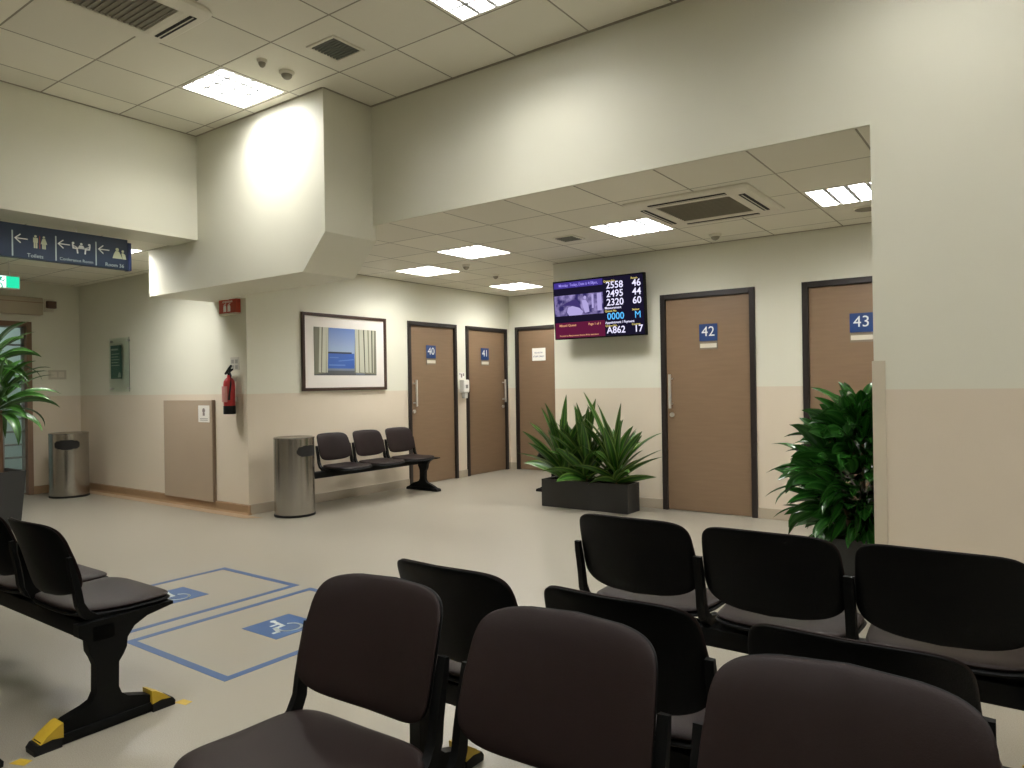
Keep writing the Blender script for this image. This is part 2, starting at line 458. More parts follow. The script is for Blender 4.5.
# stair lobby seen through the glass door
struct('wall_lobby', B((-12.0, 1.5, 0), (-11.9, 4.9, 2.9)), mk('lobby_wall', (0.55, 0.62, 0.60), 0.7))
bm = bmesh.new(); box(bm, (-11.9, 1.4, 0), (XE - 0.15, 1.5, 2.9)); box(bm, (-11.9, 4.9, 0), (XE - 0.15, 5.0, 2.9)); box(bm, (-12.0, 1.4, 2.9), (XE - 0.15, 5.0, 3.0))
struct('wall_lobby_side', bm, mk('lobby_wall', (0.5, 0.5, 0.5), 0.7))

def ceiling(name, x0, x1, y0, y1, z, mat, cells, thick=0.25):
    """ceiling slab with an opening for each recessed light; cells = (xa, xb, ya, yb)"""
    xs = sorted({x0, x1, *[c[0] for c in cells], *[c[1] for c in cells]}); ys = sorted({y0, y1, *[c[2] for c in cells], *[c[3] for c in cells]})
    xs = [x for x in xs if x0 <= x <= x1]; ys = [y for y in ys if y0 <= y <= y1]
    bm = bmesh.new()
    for a, b in zip(xs, xs[1:]):
        for c, d in zip(ys, ys[1:]):
            if any(q[0] < (a + b) / 2 < q[1] and q[2] < (c + d) / 2 < q[3] for q in cells): continue
            box(bm, (a, c, z), (b, d, z + thick))
    return struct(name, bm, mat)

UC = 0.588
def ucell(i, j): return (-2.945 + UC * i, -2.945 + UC * (i + 1), 2.99 + UC * j, 2.99 + UC * (j + 1))
UP_ON = [ucell(-4, 0), ucell(0, 0), ucell(4, 0), ucell(-4, -4), ucell(0, -4), ucell(4, -4), ucell(-4, -8), ucell(0, -8), ucell(4, -8), ucell(8, -4), ucell(8, 0)]  # last cell is an unseen light added to brighten the pillar wall
UP_POW = [0.92, 0.82, 0.5, 0.05, 0.7, 1.0, 0.05, 0.7, 1.0, 1.0, 0.8]
def lcell(i, j): return (-1.35 + 0.585 * i, -1.35 + 0.585 * (i + 1), 5.385 + 0.59 * j, 5.385 + 0.59 * (j + 1))
LOW_ON = [lcell(0, 0), lcell(-3, 0), lcell(-6, 0), lcell(-8, 1), lcell(-8, 4), lcell(4, 0)]
COR_ON = [(-7.69, -7.09, 3.07, 3.67), (-8.92, -8.32, 1.30, 1.90), (-8.92, -8.32, -1.7, -1.1)]
def shrink(c, d=0.02): return (c[0] + d, c[1] - d, c[2] + d, c[3] - d)
ceiling('ceiling', -6.2, 4.5, -5.0, YK, ZU, M_CEIL_UP, [shrink(c) for c in UP_ON])
ceiling('ceiling_alcove', XA - 0.15, 4.5, YK + 0.025, YG + 0.1, ZL, M_CEIL_LOW, [shrink(c) for c in LOW_ON])
ceiling('ceiling_corridor', XE - 0.15, -6.62, -5.0, YD, ZC, M_CEIL_COR, [shrink(c) for c in COR_ON])

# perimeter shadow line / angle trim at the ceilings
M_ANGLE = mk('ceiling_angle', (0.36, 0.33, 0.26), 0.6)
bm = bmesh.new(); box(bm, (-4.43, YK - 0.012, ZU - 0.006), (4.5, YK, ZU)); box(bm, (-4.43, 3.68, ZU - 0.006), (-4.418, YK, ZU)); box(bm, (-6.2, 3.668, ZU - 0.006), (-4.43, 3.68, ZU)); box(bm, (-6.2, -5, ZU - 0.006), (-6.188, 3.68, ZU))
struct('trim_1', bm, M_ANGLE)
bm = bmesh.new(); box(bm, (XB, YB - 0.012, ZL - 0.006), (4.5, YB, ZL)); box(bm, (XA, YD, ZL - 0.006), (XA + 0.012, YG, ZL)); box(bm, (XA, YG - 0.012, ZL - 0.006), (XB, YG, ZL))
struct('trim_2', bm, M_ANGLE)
# corner guard on the pillar
bm = bmesh.new(); box(bm, (XP - 0.008, YK - 0.008, 0), (XP + 0.055, YK, 1.377), 0.002); box(bm, (XP - 0.008, YK, 0), (XP, YK + 0.06, 1.377), 0.002)
struct('trim_3', bm, mk('corner_guard', (0.56, 0.50, 0.38), 0.45))

# baseboards
bm = bmesh.new()
for a, b in ((XB, D42[0]), (D42[1], D43[0]), (D43[1], 4.5)): box(bm, (a, YB - 0.012, 0), (b, YB, 0.10), 0.003)
struct('baseboard_back', bm, M_BASE)
bm = bmesh.new()
for a, b in ((YD, D40[0]), (D40[1], D41[0]), (D41[1], YG)): box(bm, (XA, a, 0), (XA + 0.012, b, 0.10), 0.003)
struct('baseboard_left', bm, M_BASE)
bm = bmesh.new(); box(bm, (XA + 0.012, YG - 0.012, 0), (DG[0], YG, 0.10)); box(bm, (DG[1], YG - 0.012, 0), (XB, YG, 0.10)); struct('baseboard_alcove', bm, M_BASE)
bm = bmesh.new()
prism(bm, [(YD, 0), (YD - 0.035, 0), (YD - 0.018, 0.02), (YD - 0.014, 0.09), (YD, 0.10)], 'x', XE, XA + 0.03)
prism(bm, [(XA, 0), (XA + 0.035, 0), (XA + 0.018, 0.02), (XA + 0.014, 0.09), (XA, 0.10)], 'y', YD - 0.02, YD + 0.01)
struct('baseboard_corridor', bm, M_BASEBR)
bm = bmesh.new(); box(bm, (XE, DE[1], 0), (XE + 0.014, YD - 0.03, 0.10), 0.003); box(bm, (XE, -5, 0), (XE + 0.014, DE[0], 0.10), 0.003); struct('baseboard_corridor_left', bm, M_BASEBR)
bm = bmesh.new(); box(bm, (XP + 0.06, YK - 0.012, 0), (4.5, YK, 0.10), 0.003); struct('baseboard_pillar', bm, M_BASE)
bm = bmesh.new(); prism(bm, [(XE + 0.05, YD - 0.036), (XE + 0.05, YD - 0.15), (XA + 0.12, YD - 0.15), (XA + 0.28, YD - 0.036)], 'z', 0, 0.003)
struct('trim_4', bm, M_STRIP)

# ------------------------------------------------------------------ doors
def PB(x0, y0, z0): return lambda u, v, d: (x0 + u, y0 - d, z0 + v)       # print on a face that looks toward -y
def PA(x0, y0, z0): return lambda u, v, d: (x0 + d, y0 + u, z0 + v)       # print on a face that looks toward +x

def number_plate(parent, num, face, plane, u, z, w=0.18, h=0.17):
    """blue number plate over a small cream name slot"""
    P = (PB if face == '-y' else PA)(*((u, plane, z) if face == '-y' else (plane, u, z)))
    bm = bmesh.new(); flat(bm, [(-w / 2, -h / 2), (w / 2, -h / 2), (w / 2, h / 2), (-w / 2, h / 2)], P, 0, 0.006)
    pl = obj('number_plate', bm, M_BLUE, parent, label='blue plate with the white number ' + num)
    pos = P(0, 0.005, 0.0068)
    texts('digits', [dict(body=num, size=0.135, pos=pos, face=face, bold=0.0, sx=1.0)], M_SIGNW, pl)
    bm = bmesh.new(); flat(bm, [(-w / 2, -h / 2 - 0.085), (w / 2, -h / 2 - 0.085), (w / 2, -h / 2 - 0.006), (-w / 2, -h / 2 - 0.006)], P, 0, 0.005)
    ns = obj('name_slot', bm, mk('slot_frame', (0.20, 0.17, 0.12), 0.5), parent)
    bm = bmesh.new(); flat(bm, [(-w / 2 + 0.008, -h / 2 - 0.066), (w / 2 - 0.008, -h / 2 - 0.066), (w / 2 - 0.008, -h / 2 - 0.026), (-w / 2 + 0.008, -h / 2 - 0.026)], P, 0.005, 0.0065)
    obj('name_card', bm, M_CREAMP, ns)

def door(n, face, plane, u0, u1, top, num=None, handle=None, label=None):
    t = empty('door_%d' % n, (u0, plane, 0) if face == '-y' else (plane, u0, 0), label=label, kind='structure')
    def Bx(bm, ua, ub, d0, d1, za, zb, bev=0.0):
        if face == '-y': box(bm, (ua, plane - d1, za), (ub, plane - d0, zb), bev)
        else: box(bm, (plane + d0, ua, za), (plane + d1, ub, zb), bev)
    fw = 0.052
    bm = bmesh.new()
    Bx(bm, u0, u0 + fw, -0.149, 0.022, 0, top, 0.003); Bx(bm, u1 - fw, u1, -0.149, 0.022, 0, top, 0.003); Bx(bm, u0 + fw, u1 - fw, -0.149, 0.022, top - fw, top, 0.003)
    obj('door_frame', bm, M_FRAME, t)
    bm = bmesh.new(); Bx(bm, u0 + fw + 0.002, u1 - fw - 0.002, -0.045, -0.005, 0.006, top - fw - 0.002, 0.002)
    obj('door_leaf', bm, M_DOOR, t)
    if handle:
        hu = (u0 + fw + 0.055) if handle == 'l' else (u1 - fw - 0.055)
        z0, z1 = (1.02, 1.36)
        def Q(u, d, z): return (u, plane - d, z) if face == '-y' else (plane + d, u, z)
        bm = bmesh.new()
        tube(bm, [Q(hu, 0.05, z0), Q(hu, 0.05, z1)], 0.014, 12)
        for z in (z0 + 0.045, z1 - 0.045): tube(bm, [Q(hu, -0.005, z), Q(hu, 0.05, z)], 0.009, 10)
        hd = obj('door_handle', bm, M_CHROME, t, smooth=True)
        bm = bmesh.new()
        tube(bm, [Q(hu - 0.0, -0.005, 0.955), Q(hu, 0.012, 0.955)], 0.023, 16)
        obj('lock', bm, M_CHROME, t, smooth=True)
    return t

d40 = door(1, '+x', XA, *D40, 2.119, '40', 'l'); number_plate(d40, '40', '+x', XA - 0.005, 7.14, 1.732)
d41 = door(2, '+x', XA, *D41, 2.119, '41', 'r'); number_plate(d41, '41', '+x', XA - 0.005, 8.297, 1.732)
dg = door(3, '-y', YG, *DG, 2.145, None, None)
bm = bmesh.new(); box(bm, (-6.075, YG - 0.004, 1.63), (-5.845, YG + 0.0048, 1.815)); pn = obj('paper_notice', bm, M_PAPER, dg, label='white paper notice on the door')
texts('print', [dict(body='NO ENTRY', size=0.03, pos=(-5.96, YG - 0.0048, 1.745)), dict(body='STAFF ONLY', size=0.035, pos=(-5.96, YG - 0.0048, 1.69))], M_BLUE, pn)
d42 = door(4, '-y', YB, *D42, DH, '42', 'l'); number_plate(d42, '42', '-y', YB + 0.005, -2.578, 1.76, 0.18, 0.165)
d43 = door(5, '-y', YB, *D43, DH, '43', None); number_plate(d43, '43', '-y', YB + 0.005, -1.214, 1.77, 0.19, 0.165)

# glass door at the end of the corridor
t = empty('door_6', (XE, DE[0], 0), kind='structure')
M_JAMB = mk('corridor_jamb', (0.20, 0.12, 0.07), 0.5)
bm = bmesh.new()
box(bm, (XE - 0.14, DE[0], 0), (XE + 0.03, DE[0] + 0.06, 2.16), 0.003); box(bm, (XE - 0.14, DE[1] - 0.06, 0), (XE + 0.03, DE[1], 2.16), 0.003); box(bm, (XE - 0.14, DE[0] + 0.06, 2.10), (XE + 0.03, DE[1] - 0.06, 2.16), 0.003)
obj('door_frame', bm, M_JAMB, t)
bm = bmesh.new(); box(bm, (XE - 0.072, DE[0] + 0.10, 0.12), (XE - 0.064, DE[1] - 0.08, 2.08)); obj('glass_pane', bm, M_GLASS, t)
bm = bmesh.new()
for z in (0.06, 0.30, 0.46, 0.62, 0.78, 0.94, 1.10, 1.86, 2.085): box(bm, (XE - 0.085, DE[0] + 0.06, z), (XE - 0.05, DE[1] - 0.06, z + (0.024 if 0.1 < z < 2 else 0.03)))
for y in (DE[0] + 0.06, DE[1] - 0.088): box(bm, (XE - 0.085, y, 0.02), (XE - 0.05, y + 0.03, 2.1))
box(bm, (XE - 0.085, DE[1] - 0.30, 0.02), (XE - 0.05, DE[1] - 0.285, 1.12))
obj('grille', bm, mk('corridor_grille', (0.22, 0.24, 0.22), 0.5), t)

# ------------------------------------------------------------------ recessed ceiling lights
def area(name, loc, size, power, parent, col=LIGHT_COL, sizey=None, spread=180):
    l = bpy.data.lights.new(name, 'AREA'); l.shape = 'RECTANGLE'; l.size = size; l.size_y = sizey or size
    l.energy = power; l.color = col; l.spread = RD(spread)
    o = bpy.data.objects.new(name, l); COL.objects.link(o)
    if parent: o.parent = parent; o.location = WM[parent.name].inverted() @ Vector(loc)
    else: o.location = loc
    return o

def ceiling_light(cell, z, power, label, group, lou=(4, 3)):
    x0, x1, y0, y1 = shrink(cell, 0.0205)
    cx, cy = (x0 + x1) / 2, (y0 + y1) / 2
    t = empty('ceiling_light', (cx, cy, z), label=label, cat='light', group=group)
    bm = bmesh.new(); H = 0.105
    box(bm, (x0, y0, z + H), (x1, y1, z + H + 0.01)); w = 0.004
    for a, b in (((x0, y0, z), (x0 + w, y1, z + H)), ((x1 - w, y0, z), (x1, y1, z + H)), ((x0 + w, y0, z), (x1 - w, y0 + w, z + H)), ((x0 + w, y1 - w, z), (x1 - w, y1, z + H))): box(bm, a, b)
    # thin rim
    r = 0.012
    for a, b in (((x0, y0, z - 0.002), (x0 + r, y1, z)), ((x1 - r, y0, z - 0.002), (x1, y1, z)), ((x0 + r, y0, z - 0.002), (x1 - r, y0 + r, z)), ((x0 + r, y1 - r, z - 0.002), (x1 - r, y1, z))): box(bm, a, b)
    obj('housing', bm, M_HOUSING, t)
    nx, ny = lou
    bm = bmesh.new(); hb = 0.04
    for i in range(1, nx):
        x = x0 + (x1 - x0) * i / nx
        prism(bm, [(x - 0.002, z + 0.045), (x + 0.002, z + 0.045), (x + 0.015, z + 0.004), (x - 0.015, z + 0.004)], 'y', y0 + w, y1 - w)
    for j in range(1, ny + 1):
        y = y0 + (y1 - y0) * (j - 0.0) / (ny + 1)
        prism(bm, [(y - 0.001, z + 0.040), (y + 0.001, z + 0.040), (y + 0.010, z + 0.006), (y - 0.010, z + 0.006)], 'x', x0 + w, x1 - w)
    obj('louvre', bm, M_LOUVRE, t)
    a = area('lamp_glow', (cx, cy, z + 0.10), x1 - x0 - 0.03, power, t, sizey=y1 - y0 - 0.03)
    return t

UP_LAB = ['recessed square ceiling light beside the chamfered column, over the bright patch', 'recessed square ceiling light at the top of the picture, over the bulkhead']
for k, c in enumerate(UP_ON):
    lab = UP_LAB[k] if k < 2 else 'unseen recessed square ceiling light of the high ceiling, outside the picture'
    p = W_UP * UP_POW[k]
    ceiling_light(c, ZU, p, lab, 'recessed lights in the high ceiling', (4, 3))
LOW_LAB = ['recessed louvred light in the low ceiling above door 43, right of the air conditioner', 'recessed louvred light in the low ceiling between screen and air conditioner',
           'recessed louvred light in the low ceiling, third from the right', 'recessed light in the low ceiling above the wall bench and picture', 'small-looking recessed light in the low ceiling above the farthest door',
           'recessed light in the low ceiling, hidden behind the pillar']
for k, c in enumerate(LOW_ON):
    ceiling_light(c, ZL, W_LOW, LOW_LAB[k], 'recessed lights in the low ceiling', (4, 3))
COR_LAB = ['recessed corridor light half hidden behind the end of the blue hanging sign', 'recessed corridor light outside the picture', 'recessed corridor light outside the picture, farthest back']
for k, c in enumerate(COR_ON):
    ceiling_light(c, ZC, W_COR * 2.0 if k == 0 else W_COR * 0.5, COR_LAB[k], 'recessed lights in the corridor ceiling', (4, 3))
t = empty('ceiling_light', (-11.1, 3.2, 2.86), label='added square light, out of view, that brightens the lobby behind the glass door', cat='light')  # unseen lamp added to light the backdrop room behind the glass
obj('housing', B((-11.4, 2.9, 2.86), (-10.8, 3.5, 2.899), 0.004), M_HOUSING, t)
area('lamp_glow', (-11.1, 3.2, 2.85), 0.5, 12, t, (0.85, 0.95, 1.0))

# ------------------------------------------------------------------ ceiling fittings
def cassette(cx, cy, z, hs, label, rnd, slots=True):
    t = empty('air_conditioner', (cx, cy, z), label=label, cat='air conditioner')
    def rr(h, r, n=8):
        pts = []
        for qx, qy, a0 in ((1, 1, 0), (-1, 1, pi / 2), (-1, -1, pi), (1, -1, 1.5 * pi)):
            for i in range(n + 1):
                a = a0 + pi / 2 * i / n
                pts.append((cx + qx * (h - r) + r * cos(a), cy + qy * (h - r) + r * sin(a)))
        return pts
    bm = bmesh.new()
    def ring(h, r, zz): return [bm.verts.new((x, y, zz)) for x, y in rr(h, r)]
    hi = hs * 0.60
    R = [ring(hs, rnd, z), ring(hs, rnd, z - 0.012), ring(hs - 0.02, max(rnd - 0.02, 0.005), z - 0.026), ring(hi + 0.03, 0.02, z - 0.032), ring(hi, 0.012, z - 0.028), ring(hi, 0.012, z)]
    for a, b in zip(R, R[1:] + R[:1]):
        n = len(a)
        for i in range(n): bm.faces.new((a[i], a[(i + 1) % n], b[(i + 1) % n], b[i]))
    obj('panel', bm, M_ACPANEL, t)
    bm = bmesh.new()
    box(bm, (cx - hi + 0.002, cy - hi + 0.002, z - 0.02), (cx + hi - 0.002, cy + hi - 0.002, z - 0.004))
    n = 15
    for i in range(n):
        y = cy - hi + (i + 0.5) * 2 * hi / n
        box(bm, (cx - hi + 0.002, y - 0.006, z - 0.027), (cx + hi - 0.002, y + 0.006, z - 0.02))
    obj('grille', bm, M_DARKGR, t)
    so = hs * 0.80
    for dx, dy in (((0, -1), (0, 1), (-1, 0), (1, 0)) if slots else ((0, -1), (0, 1))):
        bm = bmesh.new(); L = hs * 0.62; w = 0.022
        if dx == 0: box(bm, (cx - L, cy + dy * so - w, z - 0.034), (cx + L, cy + dy * so + w, z - 0.0285))
        else: box(bm, (cx + dx * so - w, cy - L, z - 0.034), (cx + dx * so + w, cy + L, z - 0.0285))
        s = obj('air_slot', bm, M_SLOT, t)
        bm = bmesh.new()
        if dx == 0: box(bm, (cx - L, cy + dy * so - 0.004, z - 0.037), (cx + L, cy + dy * so + 0.003, z - 0.034))
        else: box(bm, (cx + dx * so - 0.004, cy - L, z - 0.037), (cx + dx * so + 0.003, cy + L, z - 0.034))
        obj('vane', bm, M_ACPANEL, s)
    return t
cassette(-2.03, 5.34, ZL, 0.47, 'square ceiling cassette air conditioner in the low ceiling beside door 42', 0.03)
ac2 = cassette(-4.37, 2.10, ZU, 0.455, 'ceiling cassette air conditioner with rounded corners at top left', 0.13, slots=False)
ac2.scale = (0.74, 1, 1)

t = empty('air_vent', (-3.85, 3.31, ZU), label='small dark square exhaust vent in the high ceiling', cat='vent')
bm = bmesh.new(); vx, vy, hv = -3.845, 3.31, 0.118
for a, b in (((vx - hv - 0.02, vy - hv - 0.02), (vx - hv, vy + hv + 0.02)), ((vx + hv, vy - hv - 0.02), (vx + hv + 0.02, vy + hv + 0.02)), ((vx - hv, vy - hv - 0.02), (vx + hv, vy - hv)), ((vx - hv, vy + hv), (vx + hv, vy + hv + 0.02))):
    box(bm, (*a, ZU - 0.012), (*b, ZU))
obj('frame', bm, M_ACPANEL, t)
bm = bmesh.new(); box(bm, (vx - hv, vy - hv, ZU - 0.003), (vx + hv, vy + hv, ZU))
for i in range(9): box(bm, (vx - hv, vy - hv + 0.012 + i * 0.026, ZU - 0.010), (vx + hv, vy - hv + 0.020 + i * 0.026, ZU - 0.003))
obj('grille', bm, mk('vent_grey', (0.17, 0.18, 0.15), 0.6), t)

def detector(x, y, z, r, label, sensor=True, flatd=False):
    t = empty('smoke_detector' if sensor else 'ceiling_speaker', (x, y, z), label=label, cat='smoke detector' if sensor else 'speaker')
    bm = bmesh.new()
    if sensor:
        lathe(bm, [(r, z), (r, z - 0.012), (r * 0.85, z - 0.02), (r * 0.72, z - 0.022)], (x, y, 0), 24)
        obj('base', bm, M_ACPANEL, t, smooth=True)
        bm = bmesh.new(); lathe(bm, [(r * 0.72, z - 0.022), (r * 0.66, z - 0.036), (r * 0.4, z - 0.05), (r * 0.12, z - 0.055), (0.004, z - 0.056)], (x, y, 0), 24)
        obj('sensor_head', bm, mk('detector_grey', (0.30, 0.28, 0.22), 0.5), t, smooth=True)
    else:
        lathe(bm, [(r, z), (r, z - 0.006), (r * 0.88, z - 0.011)], (x, y, 0), 28); obj('rim', bm, M_ACPANEL, t, smooth=True)
        bm = bmesh.new(); lathe(bm, [(r * 0.88, z - 0.0108), (r * 0.5, z - 0.014), (0.003, z - 0.015)], (x, y, 0), 28); obj('grille', bm, mk('speaker_grey', (0.26, 0.24, 0.19), 0.7), t, smooth=True)
    return t
detector(-4.42, 3.34, ZU, 0.055, 'round smoke detector in the high ceiling near the column')
detector(-4.39, 3.11, ZU, 0.035, 'smaller smoke detector in the high ceiling next to the square light')
detector(-2.35, 6.42, ZL, 0.055, 'smoke detector in the low ceiling beyond the air conditioner')
detector(-5.12, 6.22, ZL, 0.05, 'smoke detector in the low ceiling between the two farthest lights')
detector(-1.06, 6.22, ZL, 0.10, 'round ceiling speaker in the low ceiling above door 43', sensor=False)
detector(-5.30, 7.0, ZL, 0.045, 'smoke detector in the low ceiling close to the farthest light')
t = empty('air_vent', (-3.46, 5.69, ZL), label='small square vent in the low ceiling above the screen', cat='vent')
bm = bmesh.new(); box(bm, (-3.57, 5.58, ZL - 0.008), (-3.35, 5.80, ZL)); obj('frame', bm, M_ACPANEL, t)
bm = bmesh.new()
for i in range(6): box(bm, (-3.55, 5.60 + i * 0.032, ZL - 0.014), (-3.37, 5.612 + i * 0.032, ZL - 0.008))
obj('grille', bm, mk('vent_grey', (0.17, 0.18, 0.15), 0.6), t)

# ------------------------------------------------------------------ hanging direction sign
XS = -6.45
t = empty('hanging_sign', (XS, 2.0, 2.32), label='long navy blue direction sign with arrows and white pictograms hung over the corridor', cat='sign')
sy0, sy1, sz0, sz1 = 0.9, 3.185, 2.335, 2.60
obj('board', B((XS - 0.03, sy0, sz0), (XS + 0.03, sy1 - 0.03, sz1), 0.003), M_NAVY, t)
obj('end_cap', B((XS - 0.035, sy1 - 0.0298, sz0 - 0.004), (XS + 0.035, sy1, sz1 - 0.025), 0.003), mk('sign_cap', (0.012, 0.03, 0.13), 0.35), t)
for y in (1.2, 1.9, 2.75):
    bm = bmesh.new(); tube(bm, [(XS, y, sz1 - 0.004), (XS, y, ZC - 0.012)], 0.006, 8); obj('hanger_rod', bm, M_CHROME, t, smooth=True)
P = PA(XS + 0.03, 0, 0)
for y in (2.274, 2.582, 2.891):
    bm = bmesh.new(); flat(bm, [(y - 0.005, 2.345), (y + 0.005, 2.345), (y + 0.005, 2.545), (y - 0.005, 2.545)], P); obj('divider_line', bm, M_SIGNG, t)
def arrow(bm, y, z, P, L=0.085, hgt=0.032):
    stroke(bm, [(y + L, z), (y, z)], 0.008, P); stroke(bm, [(y + 0.036, z + hgt), (y, z), (y + 0.036, z - hgt)], 0.008, P)
for y in (2.292, 2.600, 2.912, 1.98):
    bm = bmesh.new(); arrow(bm, y, 2.487, P); obj('arrow', bm, M_SIGNW, t)
M_PICTO = mk('sign_pictogram', (0.50, 0.54, 0.38), 0.5)
def standing(bm, y, z, s, P, skirt=False):
    flat(bm, circ(y, z + s * 0.44, s * 0.09, 14), P)
    if skirt: flat(bm, [(y - s * 0.10, z + s * 0.32), (y - s * 0.24, z - s * 0.12), (y + s * 0.24, z - s * 0.12), (y + s * 0.10, z + s * 0.32)], P)
    else: flat(bm, [(y - s * 0.17, z + s * 0.32), (y - s * 0.17, z - s * 0.05), (y + s * 0.17, z - s * 0.05), (y + s * 0.17, z + s * 0.32)], P)
    for q in (-1, 1): flat(bm, [(y + q * s * 0.015, z - s * 0.05), (y + q * s * 0.015, z - s * 0.5), (y + q * s * 0.13, z - s * 0.5), (y + q * s * 0.13, z - s * 0.05)][::q], P)
bm = bmesh.new(); standing(bm, 2.435, 2.475, 0.10, P); standing(bm, 2.495, 2.475, 0.10, P, True)
obj('toilet_pictogram', bm, M_PICTO, t)
bm = bmesh.new(); flat(bm, [(2.463, 2.425), (2.467, 2.425), (2.467, 2.525), (2.463, 2.525)], P); obj('red_line', bm, M_SIGNRED, t)
bm = bmesh.new()
for y, q in ((2.712, 1), (2.838, -1)):
    flat(bm, circ(y, 2.508, 0.010, 14), P)
    stroke(bm, [(y - q * 0.004, 2.495), (y, 2.468), (y + q * 0.03, 2.466), (y + q * 0.034, 2.43)], 0.011, P); stroke(bm, [(y, 2.488), (y + q * 0.028, 2.476)], 0.007, P)
flat(bm, circ(2.775, 2.507, 0.010, 14), P); flat(bm, [(2.75, 2.475), (2.80, 2.475), (2.79, 2.495), (2.76, 2.495)], P); stroke(bm, [(2.74, 2.470), (2.81, 2.470)], 0.007, P)
obj('conference_pictogram', bm, M_SIGNW, t)
bm = bmesh.new()
flat(bm, circ(3.065, 2.503, 0.014, 16), P); flat(bm, [(3.025, 2.425), (3.108, 2.425), (3.092, 2.465), (3.078, 2.488), (3.05, 2.488), (3.036, 2.46)], P)
flat(bm, circ(3.112, 2.492, 0.011, 16), P); flat(bm, [(3.11, 2.425), (3.14, 2.425), (3.132, 2.465), (3.115, 2.478), (3.10, 2.474)], P)
obj('mother_pictogram', bm, M_PICTO, t)
texts('lettering', [dict(body='Toilets', size=0.042, pos=(XS + 0.0306, 2.432, 2.362), face='+x'),
                    dict(body='Conference Room', size=0.0345, pos=(XS + 0.0306, 2.738, 2.366), face='+x'),
                    dict(body='Room 36', size=0.042, pos=(XS + 0.0306, 3.043, 2.364), face='+x')], M_SIGNG, t)

# ------------------------------------------------------------------ corridor: exit sign, header box, switch
t = empty('exit_sign', (-8.68, 2.95, 2.38), label='green and white lit exit sign with a running figure under the corridor ceiling', cat='exit sign')
ex, ey0, ey1, ez0, ez1 = -8.68, 2.76, 3.13, 2.365, 2.500
obj('box', B((ex - 0.03, ey0, ez0), (ex + 0.03, ey1, ez1), 0.004), M_CREAMP, t)
obj('lit_panel', B((ex + 0.03, ey0 + 0.008, ez0 + 0.008), (ex + 0.033, ey1 - 0.008, ez1 - 0.008)), emit('exit_green', (0.02, 0.62, 0.33), 0.75), t)
P = PA(ex + 0.033, 0, 0)
bm = bmesh.new(); flat(bm, [(ey0 + 0.12, ez0 + 0.008), (3.00, ez0 + 0.008), (3.00, ez1 - 0.008), (ey0 + 0.12, ez1 - 0.008)], P)
obj('lit_window', bm, emit('exit_white', (0.75, 0.95, 0.92), 1.1), t)
bm = bmesh.new(); P = PA(ex + 0.035, 0, 0)
flat(bm, circ(2.955, ez1 - 0.028, 0.011, 14), P)
stroke(bm, [(2.948, ez1 - 0.042), (2.93, ez1 - 0.078)], 0.016, P); stroke(bm, [(2.945, ez1 - 0.048), (2.975, ez1 - 0.06), (2.985, ez1 - 0.045)], 0.009, P)
stroke(bm, [(2.945, ez1 - 0.048), (2.915, ez1 - 0.052), (2.905, ez1 - 0.07)], 0.009, P); stroke(bm, [(2.932, ez1 - 0.076), (2.96, ez1 - 0.095), (2.965, ez1 - 0.125)], 0.011, P); stroke(bm, [(2.93, ez1 - 0.076), (2.905, ez1 - 0.10), (2.89, ez1 - 0.12)], 0.011, P)
obj('running_figure', bm, emit('exit_green_dark', (0.01, 0.40, 0.22), 0.6), t)
for y in (2.85, 3.04):
    bm = bmesh.new(); tube(bm, [(ex, y, ez1 - 0.003), (ex, y, ZC)], 0.008, 8); obj('bracket', bm, M_CHROME, t, smooth=True)
t = empty('door_header_box', (XE, 3.3, 2.24), label='beige boxed header fixed over the glass corridor door', cat='box')
obj('housing', B((XE, 2.7, 2.245), (XE + 0.12, 3.90, 2.46), 0.01), mk('header_box', (0.42, 0.36, 0.26), 0.6), t)
obj('cover_seam', B((XE + 0.1195, 2.72, 2.395), (XE + 0.1215, 3.90, 2.402)), M_JAMB, t)
t = empty('alarm_box', (XE, 4.0, 2.32), label='small dark brown box high on the corridor end wall', cat='alarm')
obj('back_plate', B((XE, 3.95, 2.30), (XE + 0.02, 4.06, 2.46), 0.003), M_CREAMP, t)
obj('body', B((XE + 0.0198, 3.965, 2.345), (XE + 0.07, 4.075, 2.435), 0.006), M_BROWNBOX, t)
t = empty('switch_plate', (XE, 4.1, 1.42), label='pale double switch plate on the corridor end wall', cat='switch')
obj('plate', B((XE, 3.99, 1.44), (XE + 0.012, 4.20, 1.56), 0.003), mk('switch_cream', (0.50, 0.47, 0.37), 0.5), t)
for y in (4.02, 4.105): obj('rocker', B((XE + 0.0118, y, 1.465), (XE + 0.018, y + 0.065, 1.535), 0.002), M_CREAMP, t)

# ------------------------------------------------------------------ things on the extinguisher wall
P = PB(0, YD, 0)
t = empty('notice_board', (-9.0, YD, 1.28), label='clear acrylic notice holder with a green poster on the corridor wall', cat='notice board')
bm = bmesh.new(); box(bm, (-9.34, YD - 0.030, 1.27), (-8.84, YD - 0.024, 1.93), 0.001); obj('acrylic_sheet', bm, M_GLASS, t)
for x in (-9.30, -8.88):
    for z in (1.31, 1.89):
        bm = bmesh.new(); lathe(bm, [(0.012, YD), (0.012, YD - 0.036), (0.008, YD - 0.038)], (x, 0, z), 12, axis='y'); obj('standoff', bm, M_CHROME, t, smooth=True)
ps = obj('poster', B((-9.310, YD - 0.022, 1.43), (-9.040, YD - 0.018, 1.84)), mk('poster_green', (0.03, 0.13, 0.09), 0.5), t)
bm = bmesh.new(); Pp = PB(0, YD - 0.022, 0)
flat(bm, [(-9.290, 1.78), (-9.120, 1.78), (-9.120, 1.80), (-9.290, 1.80)], Pp)
